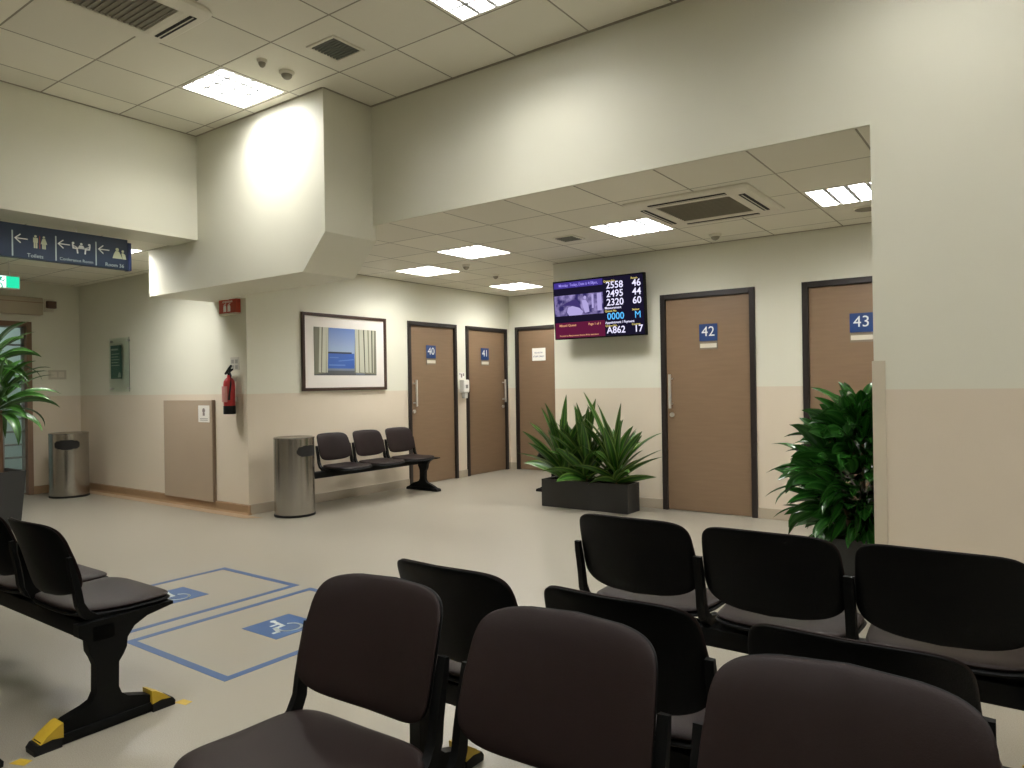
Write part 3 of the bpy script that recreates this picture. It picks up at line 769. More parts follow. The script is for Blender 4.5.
for i in range(5): flat(bm, [(-9.290, 1.73 - i * 0.035), (-9.090 - 0.03 * (i % 2), 1.73 - i * 0.035), (-9.090 - 0.03 * (i % 2), 1.738 - i * 0.035), (-9.290, 1.738 - i * 0.035)], Pp)
flat(bm, circ(-9.090, 1.48, 0.028, 18), Pp); flat(bm, [(-9.130, 1.445), (-9.055, 1.445), (-9.055, 1.47), (-9.130, 1.47)], Pp, 0, 0.0008)
obj('poster_print', bm, mk('poster_pale', (0.42, 0.52, 0.42), 0.6), ps)

t = empty('access_panel', (-7.45, YD, 0.08), label='brown laminate service panel low on the corridor wall', cat='panel')
obj('board', B((-8.06, YD - 0.035, 0.085), (-7.09, YD, 1.165), 0.003), M_PANEL, t)
obj('edge_trim', B((-7.0895, YD - 0.037, 0.085), (-7.074, YD, 1.168), 0.001), mk('panel_edge', (0.22, 0.16, 0.11), 0.5), t)
bm = bmesh.new(); box(bm, (-7.340, YD - 0.0378, 0.93), (-7.130, YD - 0.0348, 1.11)); n_ = obj('notice', bm, M_PAPER, t, label='small white notice')
bm = bmesh.new(); Pp = PB(0, YD - 0.0378, 0)
flat(bm, circ(-7.235, 1.055, 0.026, 18), Pp); flat(bm, [(-7.255, 1.0), (-7.215, 1.0), (-7.215, 1.03), (-7.255, 1.03)], Pp, 0, 0.001)
for i in range(2): flat(bm, [(-7.310, 0.965 - i * 0.016), (-7.160, 0.965 - i * 0.016), (-7.160, 0.971 - i * 0.016), (-7.310, 0.971 - i * 0.016)], Pp)
obj('notice_print', bm, mk('print_grey', (0.22, 0.19, 0.17), 0.7), n_)

t = empty('fire_sign', (-6.66, YD, 2.02), label='red fire sign board with two white extinguisher symbols under the beam', cat='sign')
fx0, fx1, fz0, fz1 = -6.925, -6.585, 2.05, 2.20
fx0, fx1, fz0, fz1 = -6.90, -6.59, 2.065, 2.225
obj('board', B((fx0, YD - 0.05, fz0), (fx1, YD, fz1), 0.002), M_SIGNRED, t)
obj('lower_lip', B((fx0 + 0.01, YD - 0.056, fz0 - 0.016), (fx1 - 0.01, YD, fz0 - 0.0002), 0.002), M_CREAMP, t)
Pp = PB(0, YD - 0.05, 0); bm = bmesh.new()
for cx in (-6.79, -6.715):
    flat(bm, [(cx - 0.02, 2.080), (cx + 0.02, 2.080), (cx + 0.02, 2.130), (cx + 0.012, 2.145), (cx - 0.012, 2.145), (cx - 0.02, 2.130)], Pp)
    stroke(bm, [(cx, 2.145), (cx, 2.158), (cx + 0.018, 2.164)], 0.007, Pp); stroke(bm, [(cx - 0.002, 2.158), (cx - 0.024, 2.145), (cx - 0.027, 2.08)], 0.005, Pp)
obj('pictogram', bm, M_SIGNW, t)
texts('lettering', [dict(body='FIRE', size=0.030, pos=(-6.745, YD - 0.0508, 2.208)), dict(body='EXTINGUISHER', size=0.026, pos=(-6.745, YD - 0.0508, 2.180))], M_SIGNW, t)

t = empty('instruction_card', (-6.64, YD, 1.45), label='pale instruction card with four symbols above the fire extinguisher', cat='card')
obj('card', B((-6.780, YD - 0.004, 1.475), (-6.630, YD, 1.61)), mk('card_pale', (0.55, 0.53, 0.45), 0.7), t)
bm = bmesh.new(); Pp = PB(0, YD - 0.004, 0)
for i in range(2):
    for j in range(2):
        flat(bm, [(-6.765 + i * 0.066, 1.487 + j * 0.058), (-6.717 + i * 0.066, 1.487 + j * 0.058), (-6.717 + i * 0.066, 1.527 + j * 0.058), (-6.765 + i * 0.066, 1.527 + j * 0.058)], Pp, 0, 0.0006)
obj('symbols', bm, mk('card_ink', (0.30, 0.30, 0.26), 0.7), t)

# fire extinguisher
xe, ye = -6.69, YD - 0.08
t = empty('fire_extinguisher', (xe, YD, 1.02), label='red fire extinguisher with a black base hung on the corner wall', cat='fire extinguisher')
bm = bmesh.new()
lathe(bm, [(0.0562, 1.10), (0.0578, 1.11), (0.0578, 1.33), (0.0532, 1.36), (0.0395, 1.385), (0.0213, 1.40), (0.0182, 1.42), (0.0179, 1.425)], (xe, ye, 0), 32)
obj('cylinder', bm, M_RED, t, smooth=True)
bm = bmesh.new(); lathe(bm, [(0.0562, 1.025), (0.0600, 1.03), (0.0600, 1.105), (0.0574, 1.112)], (xe, ye, 0), 32); obj('base_cup', bm, M_RUBBER, t, smooth=True)
bm = bmesh.new(); lathe(bm, [(0.0167, 1.422), (0.0167, 1.455), (0.0091, 1.46)], (xe, ye, 0), 16)
prism(bm, [(xe - 0.0152, 1.445), (xe + 0.0570, 1.475), (xe + 0.0570, 1.49), (xe - 0.0152, 1.465)], 'y', ye - 0.0091, ye + 0.012)
prism(bm, [(xe - 0.0646, 1.43), (xe - 0.0152, 1.462), (xe + 0.0418, 1.515), (xe + 0.0342, 1.528), (xe - 0.0152, 1.488), (xe - 0.0684, 1.445)], 'y', ye - 0.0084, ye + 0.011)
obj('handle_valve', bm, M_BLACKMET, t)
bm = bmesh.new()
tube(bm, [(xe + 0.0076, ye - 0.0076, 1.45), (xe + 0.0456, ye - 0.0228, 1.455), (xe + 0.0669, ye - 0.0228, 1.42), (xe + 0.0646, ye - 0.0228, 1.34), (xe + 0.0570, ye - 0.0342, 1.24), (xe + 0.0532, ye - 0.0380, 1.17)], [0.008] * 4 + [0.009, 0.012], 10)
obj('hose', bm, M_RUBBER, t, smooth=True)
bm = bmesh.new()
for i in range(9):
    a0 = -pi / 2 - 0.75 + 1.6 * i / 9; a1 = a0 + 1.6 / 9
    q = [(xe + 0.0584 * cos(a) , ye + 0.0768 * sin(a), z) for a, z in ((a0, 1.15), (a1, 1.15), (a1, 1.31), (a0, 1.31))]
    q2 = [(xe + 0.0579 * cos(a), ye + 0.0762 * sin(a), z) for a, z in ((a0, 1.15), (a1, 1.15), (a1, 1.31), (a0, 1.31))]
    bm.faces.new([bm.verts.new(p) for p in q])
obj('label_sheet', bm, mk('extinguisher_label', (0.50, 0.22, 0.20), 0.5), t)
obj('wall_bracket', B((xe - 0.0152, ye + 0.02, 1.36), (xe + 0.0152, YD, 1.42), 0.002), M_CHROME, t)
obj('lower_bracket', B((xe - 0.0228, YD - 0.03, 1.15), (xe + 0.0228, YD, 1.20), 0.002), M_CHROME, t)

# ------------------------------------------------------------------ framed picture
t = empty('framed_picture', (XA, 5.66, 1.24), label='large framed seaside window print with white mount above the wall bench', cat='picture')
py0, py1, pz0, pz1 = 5.04, 6.30, 1.245, 2.115
fw = 0.035; X0 = XA
bm = bmesh.new()
box(bm, (X0, py0, pz0), (X0 + 0.032, py0 + fw, pz1), 0.003); box(bm, (X0, py1 - fw, pz0), (X0 + 0.032, py1, pz1), 0.003)
box(bm, (X0, py0 + fw, pz0), (X0 + 0.032, py1 - fw, pz0 + fw), 0.003); box(bm, (X0, py0 + fw, pz1 - fw), (X0 + 0.032, py1 - fw, pz1), 0.003)
obj('frame', bm, mk('picture_frame_dark', (0.045, 0.022, 0.014), 0.35), t)
obj('mount', B((X0, py0 + fw, pz0 + fw), (X0 + 0.014, py1 - fw, pz1 - fw)), mk('mount_white', (0.74, 0.70, 0.64), 0.7), t)
iy0, iy1, iz0, iz1 = 5.25, 6.19, 1.42, 1.965
P = lambda u, v, d: (X0 + 0.014 + d, u * 0.9915, 1.285 + (v - 1.285) * 0.993)
def pic(name, polys, col, d):
    for q in polys:
        bm = bmesh.new(); flat(bm, q, P, 0, d); obj(name, bm, mk('print_' + name, col, 0.5), pr)
bm = bmesh.new(); flat(bm, [(iy0, iz0), (iy1, iz0), (iy1, iz1), (iy0, iz1)], P, 0, 0.001)
msky = bpy.data.materials.new('print_sky'); msky.use_nodes = True
nt = msky.node_tree; g = nt.nodes.new('ShaderNodeNewGeometry'); sp = nt.nodes.new('ShaderNodeSeparateXYZ'); nt.links.new(g.outputs['Position'], sp.inputs[0])
mr = nt.nodes.new('ShaderNodeMapRange'); mr.inputs['From Min'].default_value = 1.69; mr.inputs['From Max'].default_value = 1.96; nt.links.new(sp.outputs['Z'], mr.inputs['Value'])
rp = nt.nodes.new('ShaderNodeValToRGB'); rp.color_ramp.elements[0].color = (0.30, 0.38, 0.52, 1); rp.color_ramp.elements[1].color = (0.12, 0.20, 0.46, 1)
nt.links.new(mr.outputs['Result'], rp.inputs[0]); nt.links.new(rp.outputs[0], nt.nodes['Principled BSDF'].inputs['Base Color']); nt.nodes['Principled BSDF'].inputs['Roughness'].default_value = 0.5
pr = obj('print', bm, msky, t, label='blue seaside print')
pic('sea', [[(5.44, 1.50), (5.84, 1.50), (5.84, 1.675), (5.44, 1.675)]], (0.035, 0.10, 0.36), 0.0016)
pic('horizon', [[(5.44, 1.67), (5.80, 1.67), (5.80, 1.69), (5.44, 1.69)]], (0.03, 0.035, 0.05), 0.0022)
pic('waves', [[(5.46, 1.53), (5.70, 1.53), (5.70, 1.545), (5.46, 1.545)], [(5.6, 1.58), (5.83, 1.60), (5.83, 1.61), (5.6, 1.59)], [(5.47, 1.62), (5.6, 1.62), (5.6, 1.628), (5.47, 1.628)]], (0.10, 0.20, 0.48), 0.002)
pic('window_sill', [[(iy0, iz0), (iy1, iz0), (iy1, 1.475), (iy0, 1.475)]], (0.09, 0.095, 0.10), 0.0024)
pic('sill_light', [[(5.42, 1.475), (5.86, 1.475), (5.86, 1.50), (5.42, 1.50)], [(5.86, 1.43), (6.0, 1.43), (6.0, 1.445), (5.86, 1.445)]], (0.16, 0.19, 0.24), 0.0026)
pic('curtain_shadow', [[(iy0, iz0 + 0.01), (5.44, iz0 + 0.03), (5.46, iz1), (iy0, iz1)], [(5.84, iz0 + 0.03), (iy1, iz0 + 0.01), (iy1, iz1), (5.86, iz1)]], (0.17, 0.17, 0.12), 0.0030)
def fold(y0, y1, w0, w1): return [(y0, iz0 + 0.035), (y0 + w0, iz0 + 0.03), (y1 + w1, iz1 - 0.001), (y1, iz1 - 0.001)]
pic('curtain', [fold(5.31, 5.33, 0.035, 0.03), fold(5.355, 5.375, 0.055, 0.05), fold(5.42, 5.425, 0.018, 0.03),
                fold(5.86, 5.855, 0.05, 0.05), fold(5.925, 5.92, 0.07, 0.06), fold(6.01, 6.0, 0.05, 0.05), fold(6.075, 6.07, 0.035, 0.04), fold(6.13, 6.135, 0.015, 0.02)], (0.46, 0.46, 0.36), 0.0036)
pic('curtain_line', [fold(6.00, 5.985, 0.006, 0.008), fold(5.345, 5.367, 0.006, 0.006), fold(6.115, 6.115, 0.008, 0.01)], (0.03, 0.03, 0.03), 0.0042)

# ------------------------------------------------------------------ hand sanitiser dispenser between doors 40 and 41
t = empty('sanitiser_dispenser', (XA, 7.760, 1.05), label='small white hand sanitiser dispenser on the wall between doors 40 and 41', cat='dispenser')
obj('body', B((XA, 7.705, 1.18), (XA + 0.09, 7.825, 1.36), 0.015), M_WHITE, t)
obj('nozzle', B((XA + 0.02, 7.730, 1.10), (XA + 0.08, 7.800, 1.179), 0.01), mk('dispenser_clear', (0.50, 0.49, 0.44), 0.3), t)
obj('window', B((XA + 0.0895, 7.740, 1.24), (XA + 0.0915, 7.790, 1.29), 0.0005), mk('dispenser_grey', (0.22, 0.22, 0.20), 0.5), t)
t = empty('wall_notice', (XA, 7.750, 1.37), label='small white wall notice above the sanitiser dispenser', cat='notice')
obj('sheet', B((XA, 7.695, 1.375), (XA + 0.004, 7.820, 1.46)), M_PAPER, t)
bm = bmesh.new(); P = PA(XA + 0.004, 0, 0); flat(bm, [(7.740, 1.39), (7.770, 1.39), (7.770, 1.445), (7.740, 1.445)], P); flat(bm, [(7.710, 1.43), (7.730, 1.43), (7.730, 1.45), (7.710, 1.45)], P); flat(bm, [(7.785, 1.41), (7.810, 1.41), (7.810, 1.45), (7.785, 1.45)], P)
obj('notice_print', bm, mk('print_grey', (0.22, 0.19, 0.17), 0.7), t)

# ------------------------------------------------------------------ queue display screen
TVY, TX0, TX1, TZ0, TZ1 = 6.60, -4.205, -3.135, 1.755, 2.378
t = empty('display_screen', (-3.67, YB, 1.76), label='wall mounted queue number screen with white and blue numbers', cat='screen')
tc = Vector(((TX0 + TX1) / 2, TVY, TZ0)); tilt = Matrix.Translation(tc) @ Matrix.Rotation(RD(3.0), 4, 'X') @ Matrix.Translation(-tc)
def tv(name, bm, m, par=None, **k):
    if isinstance(bm, bpy.types.Mesh): bm.transform(tilt)
    else: bm.transform(tilt)
    return obj(name, bm, m, par or t, **k)
bm = bmesh.new(); box(bm, (TX0, TVY, TZ0), (TX1, TVY + 0.05, TZ1), 0.004); box(bm, (TX0 + 0.15, TVY + 0.0498, TZ0 + 0.08), (TX1 - 0.15, TVY + 0.08, TZ1 - 0.12), 0.004)
tv('bezel', bm, M_BLACK)
obj('wall_bracket', B((-3.82, TVY + 0.07, 1.95), (-3.52, YB, 2.15), 0.003), M_BLACKMET, t)
def TP(u, v, d): return (TX0 + u * (TX1 - TX0), TVY - d, TZ1 - v * (TZ1 - TZ0))
def rect(a, b, c, d): return [(a, b), (c, b), (c, d), (a, d)]
bm = bmesh.new(); flat(bm, rect(0.012, 0.02, 0.988, 0.98), TP, 0, 0.001); scr = tv('screen', bm, emit('screen_black', (0.010, 0.008, 0.022), 0.6))
bm = bmesh.new(); flat(bm, rect(0.012, 0.03, 0.565, 0.13), TP, 0.001, 0.0016); tv('header_band', bm, emit('screen_violet', (0.055, 0.035, 0.25), 0.6), scr)
bm = bmesh.new(); flat(bm, rect(0.012, 0.715, 0.575, 0.98), TP, 0.001, 0.0016); tv('missed_queue_band', bm, emit('screen_maroon', (0.12, 0.012, 0.045), 0.55), scr)
# video frame, violet grey picture of a person resting and another standing
mv = bpy.data.materials.new('screen_video'); mv.use_nodes = True; nt = mv.node_tree; nt.nodes.clear()
o_ = nt.nodes.new('ShaderNodeOutputMaterial'); e_ = nt.nodes.new('ShaderNodeEmission'); nt.links.new(e_.outputs[0], o_.inputs[0])
tcx = nt.nodes.new('ShaderNodeTexCoord'); nz = nt.nodes.new('ShaderNodeTexNoise'); nz.inputs['Scale'].default_value = 14; nz.inputs['Detail'].default_value = 5
nt.links.new(tcx.outputs['Object'], nz.inputs['Vector']); rp = nt.nodes.new('ShaderNodeValToRGB')
rp.color_ramp.elements[0].position = 0.38; rp.color_ramp.elements[0].color = (0.02, 0.015, 0.07, 1); rp.color_ramp.elements[1].position = 0.66; rp.color_ramp.elements[1].color = (0.20, 0.165, 0.33, 1)
nt.links.new(nz.outputs['Fac'], rp.inputs[0]); nt.links.new(rp.outputs[0], e_.inputs[0]); MATS['screen_video'] = mv
bm = bmesh.new(); flat(bm, rect(0.012, 0.25, 0.565, 0.60), TP, 0.001, 0.0016); tv('video', bm, mv, scr)
bm = bmesh.new()
flat(bm, [(0.17, 0.46), (0.22, 0.44), (0.30, 0.48), (0.34, 0.55), (0.32, 0.60), (0.18, 0.60), (0.155, 0.54)], TP, 0.0016, 0.0022)
flat(bm, [(0.33, 0.36), (0.37, 0.35), (0.40, 0.42), (0.41, 0.56), (0.36, 0.57), (0.34, 0.46)], TP, 0.0016, 0.0022); flat(bm, circ(0.365, 0.315, 0.016, 14, 0.03), TP, 0.0016, 0.0022)
flat(bm, rect(0.44, 0.27, 0.46, 0.5), TP, 0.0016, 0.0022); flat(bm, rect(0.50, 0.26, 0.55, 0.55), TP, 0.0016, 0.0022)
tv('video_figures', bm, emit('screen_lilac', (0.42, 0.36, 0.68), 0.6), scr)
bm = bmesh.new(); flat(bm, [(0.26, 0.33), (0.30, 0.40), (0.33, 0.55), (0.28, 0.50), (0.24, 0.44), (0.10, 0.42), (0.18, 0.36)], TP, 0.0016, 0.002); tv('video_dark_shape', bm, emit('screen_dark_violet', (0.03, 0.02, 0.09), 1.0), scr)
EW = emit('screen_white', (0.80, 0.76, 1.0), 0.66); EC = emit('screen_cyan', (0.10, 0.48, 0.95), 0.66); EY = emit('screen_yellow', (0.85, 0.70, 0.22), 0.5); EO = emit('screen_orange', (0.85, 0.42, 0.22), 0.52); EL = emit('screen_header_text', (0.30, 0.25, 0.75), 0.7)
def tt(body, size, u, v, al='CENTER', bold=0.0, sx=1.0):
    p = TP(u, v, 0.002); return dict(body=body, size=size, pos=p, align=al, bold=bold, sx=sx)
def ttx(name, lst, m):
    for q in lst:
        me = text_mesh(**q); me.transform(tilt); obj(name, me, m, scr)
ttx('queue_number', [tt('2558', 0.098, 0.693, 0.157, bold=0.010, sx=1.0), tt('2495', 0.098, 0.693, 0.297, bold=0.010, sx=1.0), tt('2320', 0.098, 0.693, 0.437, bold=0.010, sx=1.0),
                      tt('46', 0.098, 0.922, 0.157, bold=0.010, sx=1.0), tt('44', 0.098, 0.922, 0.297, bold=0.010, sx=1.0), tt('60', 0.098, 0.922, 0.437, bold=0.010, sx=1.0),
                      tt('A862', 0.098, 0.693, 0.892, bold=0.010, sx=1.0), tt('17', 0.098, 0.927, 0.892, bold=0.010, sx=1.0)], EW)
ttx('station_number', [tt('0000', 0.098, 0.693, 0.667, bold=0.010, sx=1.0), tt('M', 0.098, 0.925, 0.667, bold=0.0, sx=0.95)], EC)
ttx('column_title', [tt('Queue No.', 0.030, 0.575, 0.085, 'LEFT', 0.01), tt('Room', 0.030, 0.90, 0.075, bold=0.01), tt('Queue No.', 0.030, 0.58, 0.575, 'LEFT', 0.01), tt('Station', 0.028, 0.905, 0.58, bold=0.01),
                      tt('Queue No.', 0.030, 0.58, 0.815, 'LEFT', 0.01), tt('Counter', 0.028, 0.905, 0.815, bold=0.01)], EY)
ttx('section_title', [tt('Measurement', 0.034, 0.58, 0.525, 'LEFT', 0.012), tt('Appointment / Payment', 0.034, 0.58, 0.765, 'LEFT', 0.012)], EW)
ttx('header_text', [tt('Monday  Today, Date is 4:38pm,', 0.042, 0.07, 0.083, 'LEFT', 0.008, 0.86)], EL)
ttx('missed_queue_text', [tt('Missed Queue', 0.036, 0.06, 0.765, 'LEFT', 0.012), tt('Page 1 of 1', 0.034, 0.535, 0.765, 'RIGHT', 0.012), tt('Proceed to Measurement Station M for assistance', 0.0235, 0.06, 0.94, 'LEFT', 0.008)], EO)

# ------------------------------------------------------------------ litter bins
def bin_(cx, cy, r, H, ang, label):
    """stainless drum bin with a black oval opening facing direction ang"""
    t = empty('litter_bin', (cx, cy, 0), label=label, cat='bin', group='stainless steel litter bins')
    n, nz = 120, 78
    zc, hw, hh = H - 0.125, 0.66, 0.055
    bm = bmesh.new(); grid = []
    for j in range(nz + 1):
        z = 0.012 + (H - 0.012) * j / nz
        grid.append([bm.verts.new((cx + r * cos(2 * pi * i / n), cy + r * sin(2 * pi * i / n), z)) for i in range(n)])
    def inside(i, j):
        a = 2 * pi * (i + 0.5) / n; z = 0.012 + (H - 0.012) * (j + 0.5) / nz
        d = (a - ang + pi) % (2 * pi) - pi
        return (abs(d) / hw) ** 3 + (abs(z - zc) / hh) ** 3 < 1
    for j in range(nz):
        for i in range(n):
            if inside(i, j): continue
            bm.faces.new((grid[j][i], grid[j][(i + 1) % n], grid[j + 1][(i + 1) % n], grid[j + 1][i]))
    obj('drum', bm, M_STEEL, t, smooth=True)
    bm = bmesh.new(); lathe(bm, [(r - 0.006, 0.02), (r - 0.006, H - 0.003)], (cx, cy, 0), 48); obj('liner', bm, M_SLOT, t, smooth=True)
    bm = bmesh.new()
    lathe(bm, [(r - 0.05, H), (r + 0.003, H), (r + 0.004, H + 0.010), (r - 0.004, H + 0.014), (r - 0.05, H + 0.006)], (cx, cy, 0), 64); obj('lid_ring', bm, M_STEEL, t, smooth=True)
    bm = bmesh.new(); lathe(bm, [(r + 0.003, 0.0), (r + 0.005, 0.004), (r + 0.004, 0.022), (r, 0.024)], (cx, cy, 0), 64); obj('base_ring', bm, M_RUBBER, t, smooth=True)
bin_(-9.62, 3.98, 0.213, 0.765, math.atan2(-3.99, 9.62) - 0.10, 'stainless steel litter bin in the far left corner of the corridor')
bin_(-6.09, 4.62, 0.198, 0.775, math.atan2(-4.62, 6.09) + 0.80, 'stainless steel litter bin at the corner beside the wall bench')

# ------------------------------------------------------------------ floor markings
def quad_strip(bm, a, b, w, z=0.0012, ext=True):
    a = Vector(a); b = Vector(b); d = (b - a).normalized(); nn = Vector((-d.y, d.x)) * w / 2; e = d * w / 2 if ext else d * 0
    prism(bm, [tuple(a - e + nn), tuple(a - e - nn), tuple(b + e - nn), tuple(b + e + nn)], 'z', 0.0, z)
def bay(x0, x1, y0, y1, w, label):
    bm = bmesh.new()
    h = w / 2
    for a, b in (((x0, y0), (x1, y0 + 2 * h)), ((x0, y1 - 2 * h), (x1, y1)), ((x0, y0 + 2 * h), (x0 + 2 * h, y1 - 2 * h)), ((x1 - 2 * h, y0 + 2 * h), (x1, y1 - 2 * h))):
        box(bm, (*a, 0), (*b, 0.0012))
    return tag(obj('floor_marking', bm, M_TAPEB, None), label, 'floor marking', 'blue taped wheelchair bays')
bay(-4.745, -3.90, 1.85, 2.985, 0.042, 'blue taped rectangle on the floor, the bay nearer the corridor')
bay(-3.79, -2.90, 1.815, 2.985, 0.042, 'blue taped rectangle on the floor, the bay nearer the camera')
def wheel(cx, cy, s, label):
    """blue square with a white wheelchair symbol, its top toward -x"""
    t = empty('wheelchair_symbol', (cx, cy, 0), label=label, cat='floor symbol', group='wheelchair symbols on the floor')
    obj('square', B((cx - s / 2, cy - s / 2, 0), (cx + s / 2, cy + s / 2, 0.0012)), M_TAPEB, t)
    k = s / 0.3
    Pf = lambda u, v, d: (cx - v * k, cy - u * k, 0.0012 + d)
    bm = bmesh.new()
    flat(bm, circ(-0.015, 0.105, 0.017, 16), Pf, 0, 0.0006)
    stroke(bm, [(-0.012, 0.08), (-0.002, 0.0), (0.05, 0.0), (0.075, -0.065), (0.10, -0.06)], 0.02, Pf, 0, 0.0006)
    stroke(bm, [(-0.008, 0.045), (0.04, 0.045)], 0.015, Pf, 0, 0.0006)
    pts = [(-0.01 + 0.062 * cos(a), -0.045 + 0.062 * sin(a)) for a in [RD(120) + RD(270) * i / 18 for i in range(19)]]
    stroke(bm, pts, 0.014, Pf, 0, 0.0006)
    obj('wheelchair_figure', bm, M_TAPEW, t)
wheel(-4.365, 2.39, 0.30, 'blue square with a white wheelchair symbol, in the bay nearer the corridor')
wheel(-3.31, 2.42, 0.30, 'blue square with a white wheelchair symbol, in the bay nearer the camera')

# ------------------------------------------------------------------ beam seating
def sgnpow(c, e): return math.copysign(abs(c) ** e, c)
def pad(outline, surf, thick, n=56, rings=9, p=8):
    bm = bmesh.new()
    def row(r, side):
        h = side * thick / 2 * math.sqrt(max(0.0, 1 - r ** p))
        out = []
        for i in range(n):
            a, b = outline(2 * pi * i / n, r); out.append(bm.verts.new(surf(a, b, h)))
        return out
    rr = [0.16, 0.35, 0.52, 0.67, 0.79, 0.88, 0.94, 0.975, 0.993]
    top = [row(r, 1) for r in rr]; bot = [row(r, -1) for r in rr]; edge = row(1.0, 0)
    for side, rows in ((1, top), (-1, bot)):
        a, b = outline(0, 0.0); c = bm.verts.new(surf(a, b, side * thick / 2))
        for i in range(n): bm.faces.new((c, rows[0][i], rows[0][(i + 1) % n]))
        rows = rows + [edge]
        for q, w in zip(rows, rows[1:]):
            for i in range(n): bm.faces.new((q[i], w[i], w[(i + 1) % n], q[(i + 1) % n]))
    return bm

def back_outline(grow=0.0):
    def f(t, r):
        e = 2 / (6.6 if sin(t) > 0 else 5.0)
        u = sgnpow(cos(t), e); v = sgnpow(sin(t), e)
        zc, hz = 0.652, 0.135 + grow
        z = zc + hz * v * r
        w = 0.226 + grow - 0.020 * (v * 0.5 + 0.5) ** 1.4 - 0.006 * (0.5 - v * 0.5) ** 2
        if v < 0: z -= 0.018 * r * (1 - u * u)
        if v > 0: z += 0.008 * r * (1 - u * u)
        return w * u * r, z
    return f
def back_y(a, z):
    q = (z - 0.47) / 0.33
    return -0.095 - 0.085 * q - 0.022 * max(0, q) ** 4 + 1.05 * a * a
def seat_outline(grow=0.0):
    def f(t, r):
        e = 2 / 4.8
        u = sgnpow(cos(t), e); v = sgnpow(sin(t), e)
        yc, hy = 0.095, 0.190 + grow
        y = yc + hy * v * r
        w = 0.232 + grow - 0.030 * (0.5 - v * 0.5) ** 1.5
        if v > 0: y += 0.022 * r * (1 - u * u)
        return w * u * r, y
    return f
def seat_z(a, y):
    q = (y + 0.15) / 0.43
    return 0.449 + 0.20 * a * a - 0.012 * sin(pi * min(1, max(0, q))) + 0.020 * (1 - q) ** 3 - 0.010 * max(0, q - 0.7) ** 2 / 0.09

MESH_CACHE = {}
def cached(name, fn, mats, smooth=40):
    if name not in MESH_CACHE:
        bm = fn(); bmesh.ops.recalc_face_normals(bm, faces=bm.faces)
        me = bpy.data.meshes.new(name); bm.to_mesh(me); bm.free()
        for p in me.polygons: p.use_smooth = True
        if smooth: me.set_sharp_from_angle(angle=RD(smooth))
        for m in mats: me.materials.append(m)
        MESH_CACHE[name] = me
    return MESH_CACHE[name]
def put(name, me, parent, loc=(0, 0, 0)):
    o = bpy.data.objects.new(name, me); COL.objects.link(o); o.parent = parent; o.location = loc
    WM[o.name] = WM[parent.name]
    return o

def f_back_shell():
    return pad(back_outline(0.001), lambda a, z, h: (a, back_y(a, z) - 0.005 + h, z), 0.018)
def f_back_pad():
    return pad(back_outline(0.002), lambda a, z, h: (a, back_y(a, z) + 0.006 + h, z), 0.026, p=5)
def f_seat_shell():
    return pad(seat_outline(0.004), lambda a, y, h: (a, y, seat_z(a, y) - 0.022 + h), 0.026)
def f_seat_pad():
    return pad(seat_outline(-0.002), lambda a, y, h: (a, y, seat_z(a, y) - 0.006 + h), 0.036, p=5)
def f_bracket(s):
    bm = bmesh.new()
    # flat J-shaped strap rising beside the backrest
    path = [(0.08, 0.405), (0.03, 0.410), (-0.02, 0.420), (-0.050, 0.443), (-0.068, 0.485), (-0.074, 0.53), (-0.086, 0.59), (-0.096, 0.63), (-0.102, 0.668)]
    wd = [0.03, 0.035, 0.038, 0.038, 0.034, 0.030, 0.026, 0.024, 0.016]
    x0, x1 = s * 0.218, s * 0.240
    rows = []
    for i, ((y, z), w) in enumerate(zip(path, wd)):
        y -= 0.012 * min(1, i / 4); y0, z0 = path[max(0, i - 1)]; y1, z1 = path[min(len(path) - 1, i + 1)]
        L = math.hypot(y1 - y0, z1 - z0); ny, nz = -(z1 - z0) / L * w / 2, (y1 - y0) / L * w / 2
        q = 0.3 + 0.7 * min(1, i / 4)
        rows.append([bm.verts.new(p) for p in ((x0, y - ny, z - nz), (x1, y - ny * .8, z - nz * .8), (x1, y + ny * .8, z + nz * .8), (x0, y + ny, z + nz))])
    for a, b in zip(rows, rows[1:]):
        for k in range(4): bm.faces.new((a[k], a[(k + 1) % 4], b[(k + 1) % 4], b[k]))
    bm.faces.new(rows[0]); bm.faces.new(rows[-1])
    return bm
LEGP = [(-0.262, 0.0), (-0.262, 0.030), (-0.235, 0.050), (-0.165, 0.088), (-0.085, 0.105), (-0.055, 0.118), (-0.042, 0.145), (-0.040, 0.245), (-0.050, 0.275), (-0.065, 0.305), (-0.068, 0.345), (-0.10, 0.37), (-0.10, 0.415),
        (0.262, 0.420), (0.262, 0.408), (0.155, 0.388), (0.105, 0.362), (0.078, 0.325), (0.074, 0.290), (0.062, 0.265), (0.044, 0.240), (0.042, 0.145), (0.052, 0.118), (0.075, 0.098), (0.165, 0.075), (0.235, 0.045), (0.262, 0.028), (0.262, 0.0)]
def f_leg():
    bm = bmesh.new(); prism(bm, [(y * 0.9 if abs(y) > .15 and z < .09 else y, z + 0.0) for y, z in LEGP], 'x', -0.022, 0.022)
    box(bm, (-0.031, -0.235, 0.012), (0.031, 0.235, 0.04), 0.003)
    return bm
def f_cap(s):
    bm = bmesh.new(); prism(bm, [(s * 0.166, 0.0), (s * 0.166, 0.036), (s * 0.19, 0.040), (s * 0.246, 0.034), (s * 0.258, 0.018), (s * 0.256, 0.0)], 'x', -0.036, 0.036); return bm
def f_tape(s):
    bm = bmesh.new(); prism(bm, [(s * 0.162, 0.034), (s * 0.162, 0.086), (s * 0.176, 0.082), (s * 0.215, 0.056), (s * 0.238, 0.0345), (s * 0.20, 0.0405)], 'x', -0.0375, 0.0375); return bm

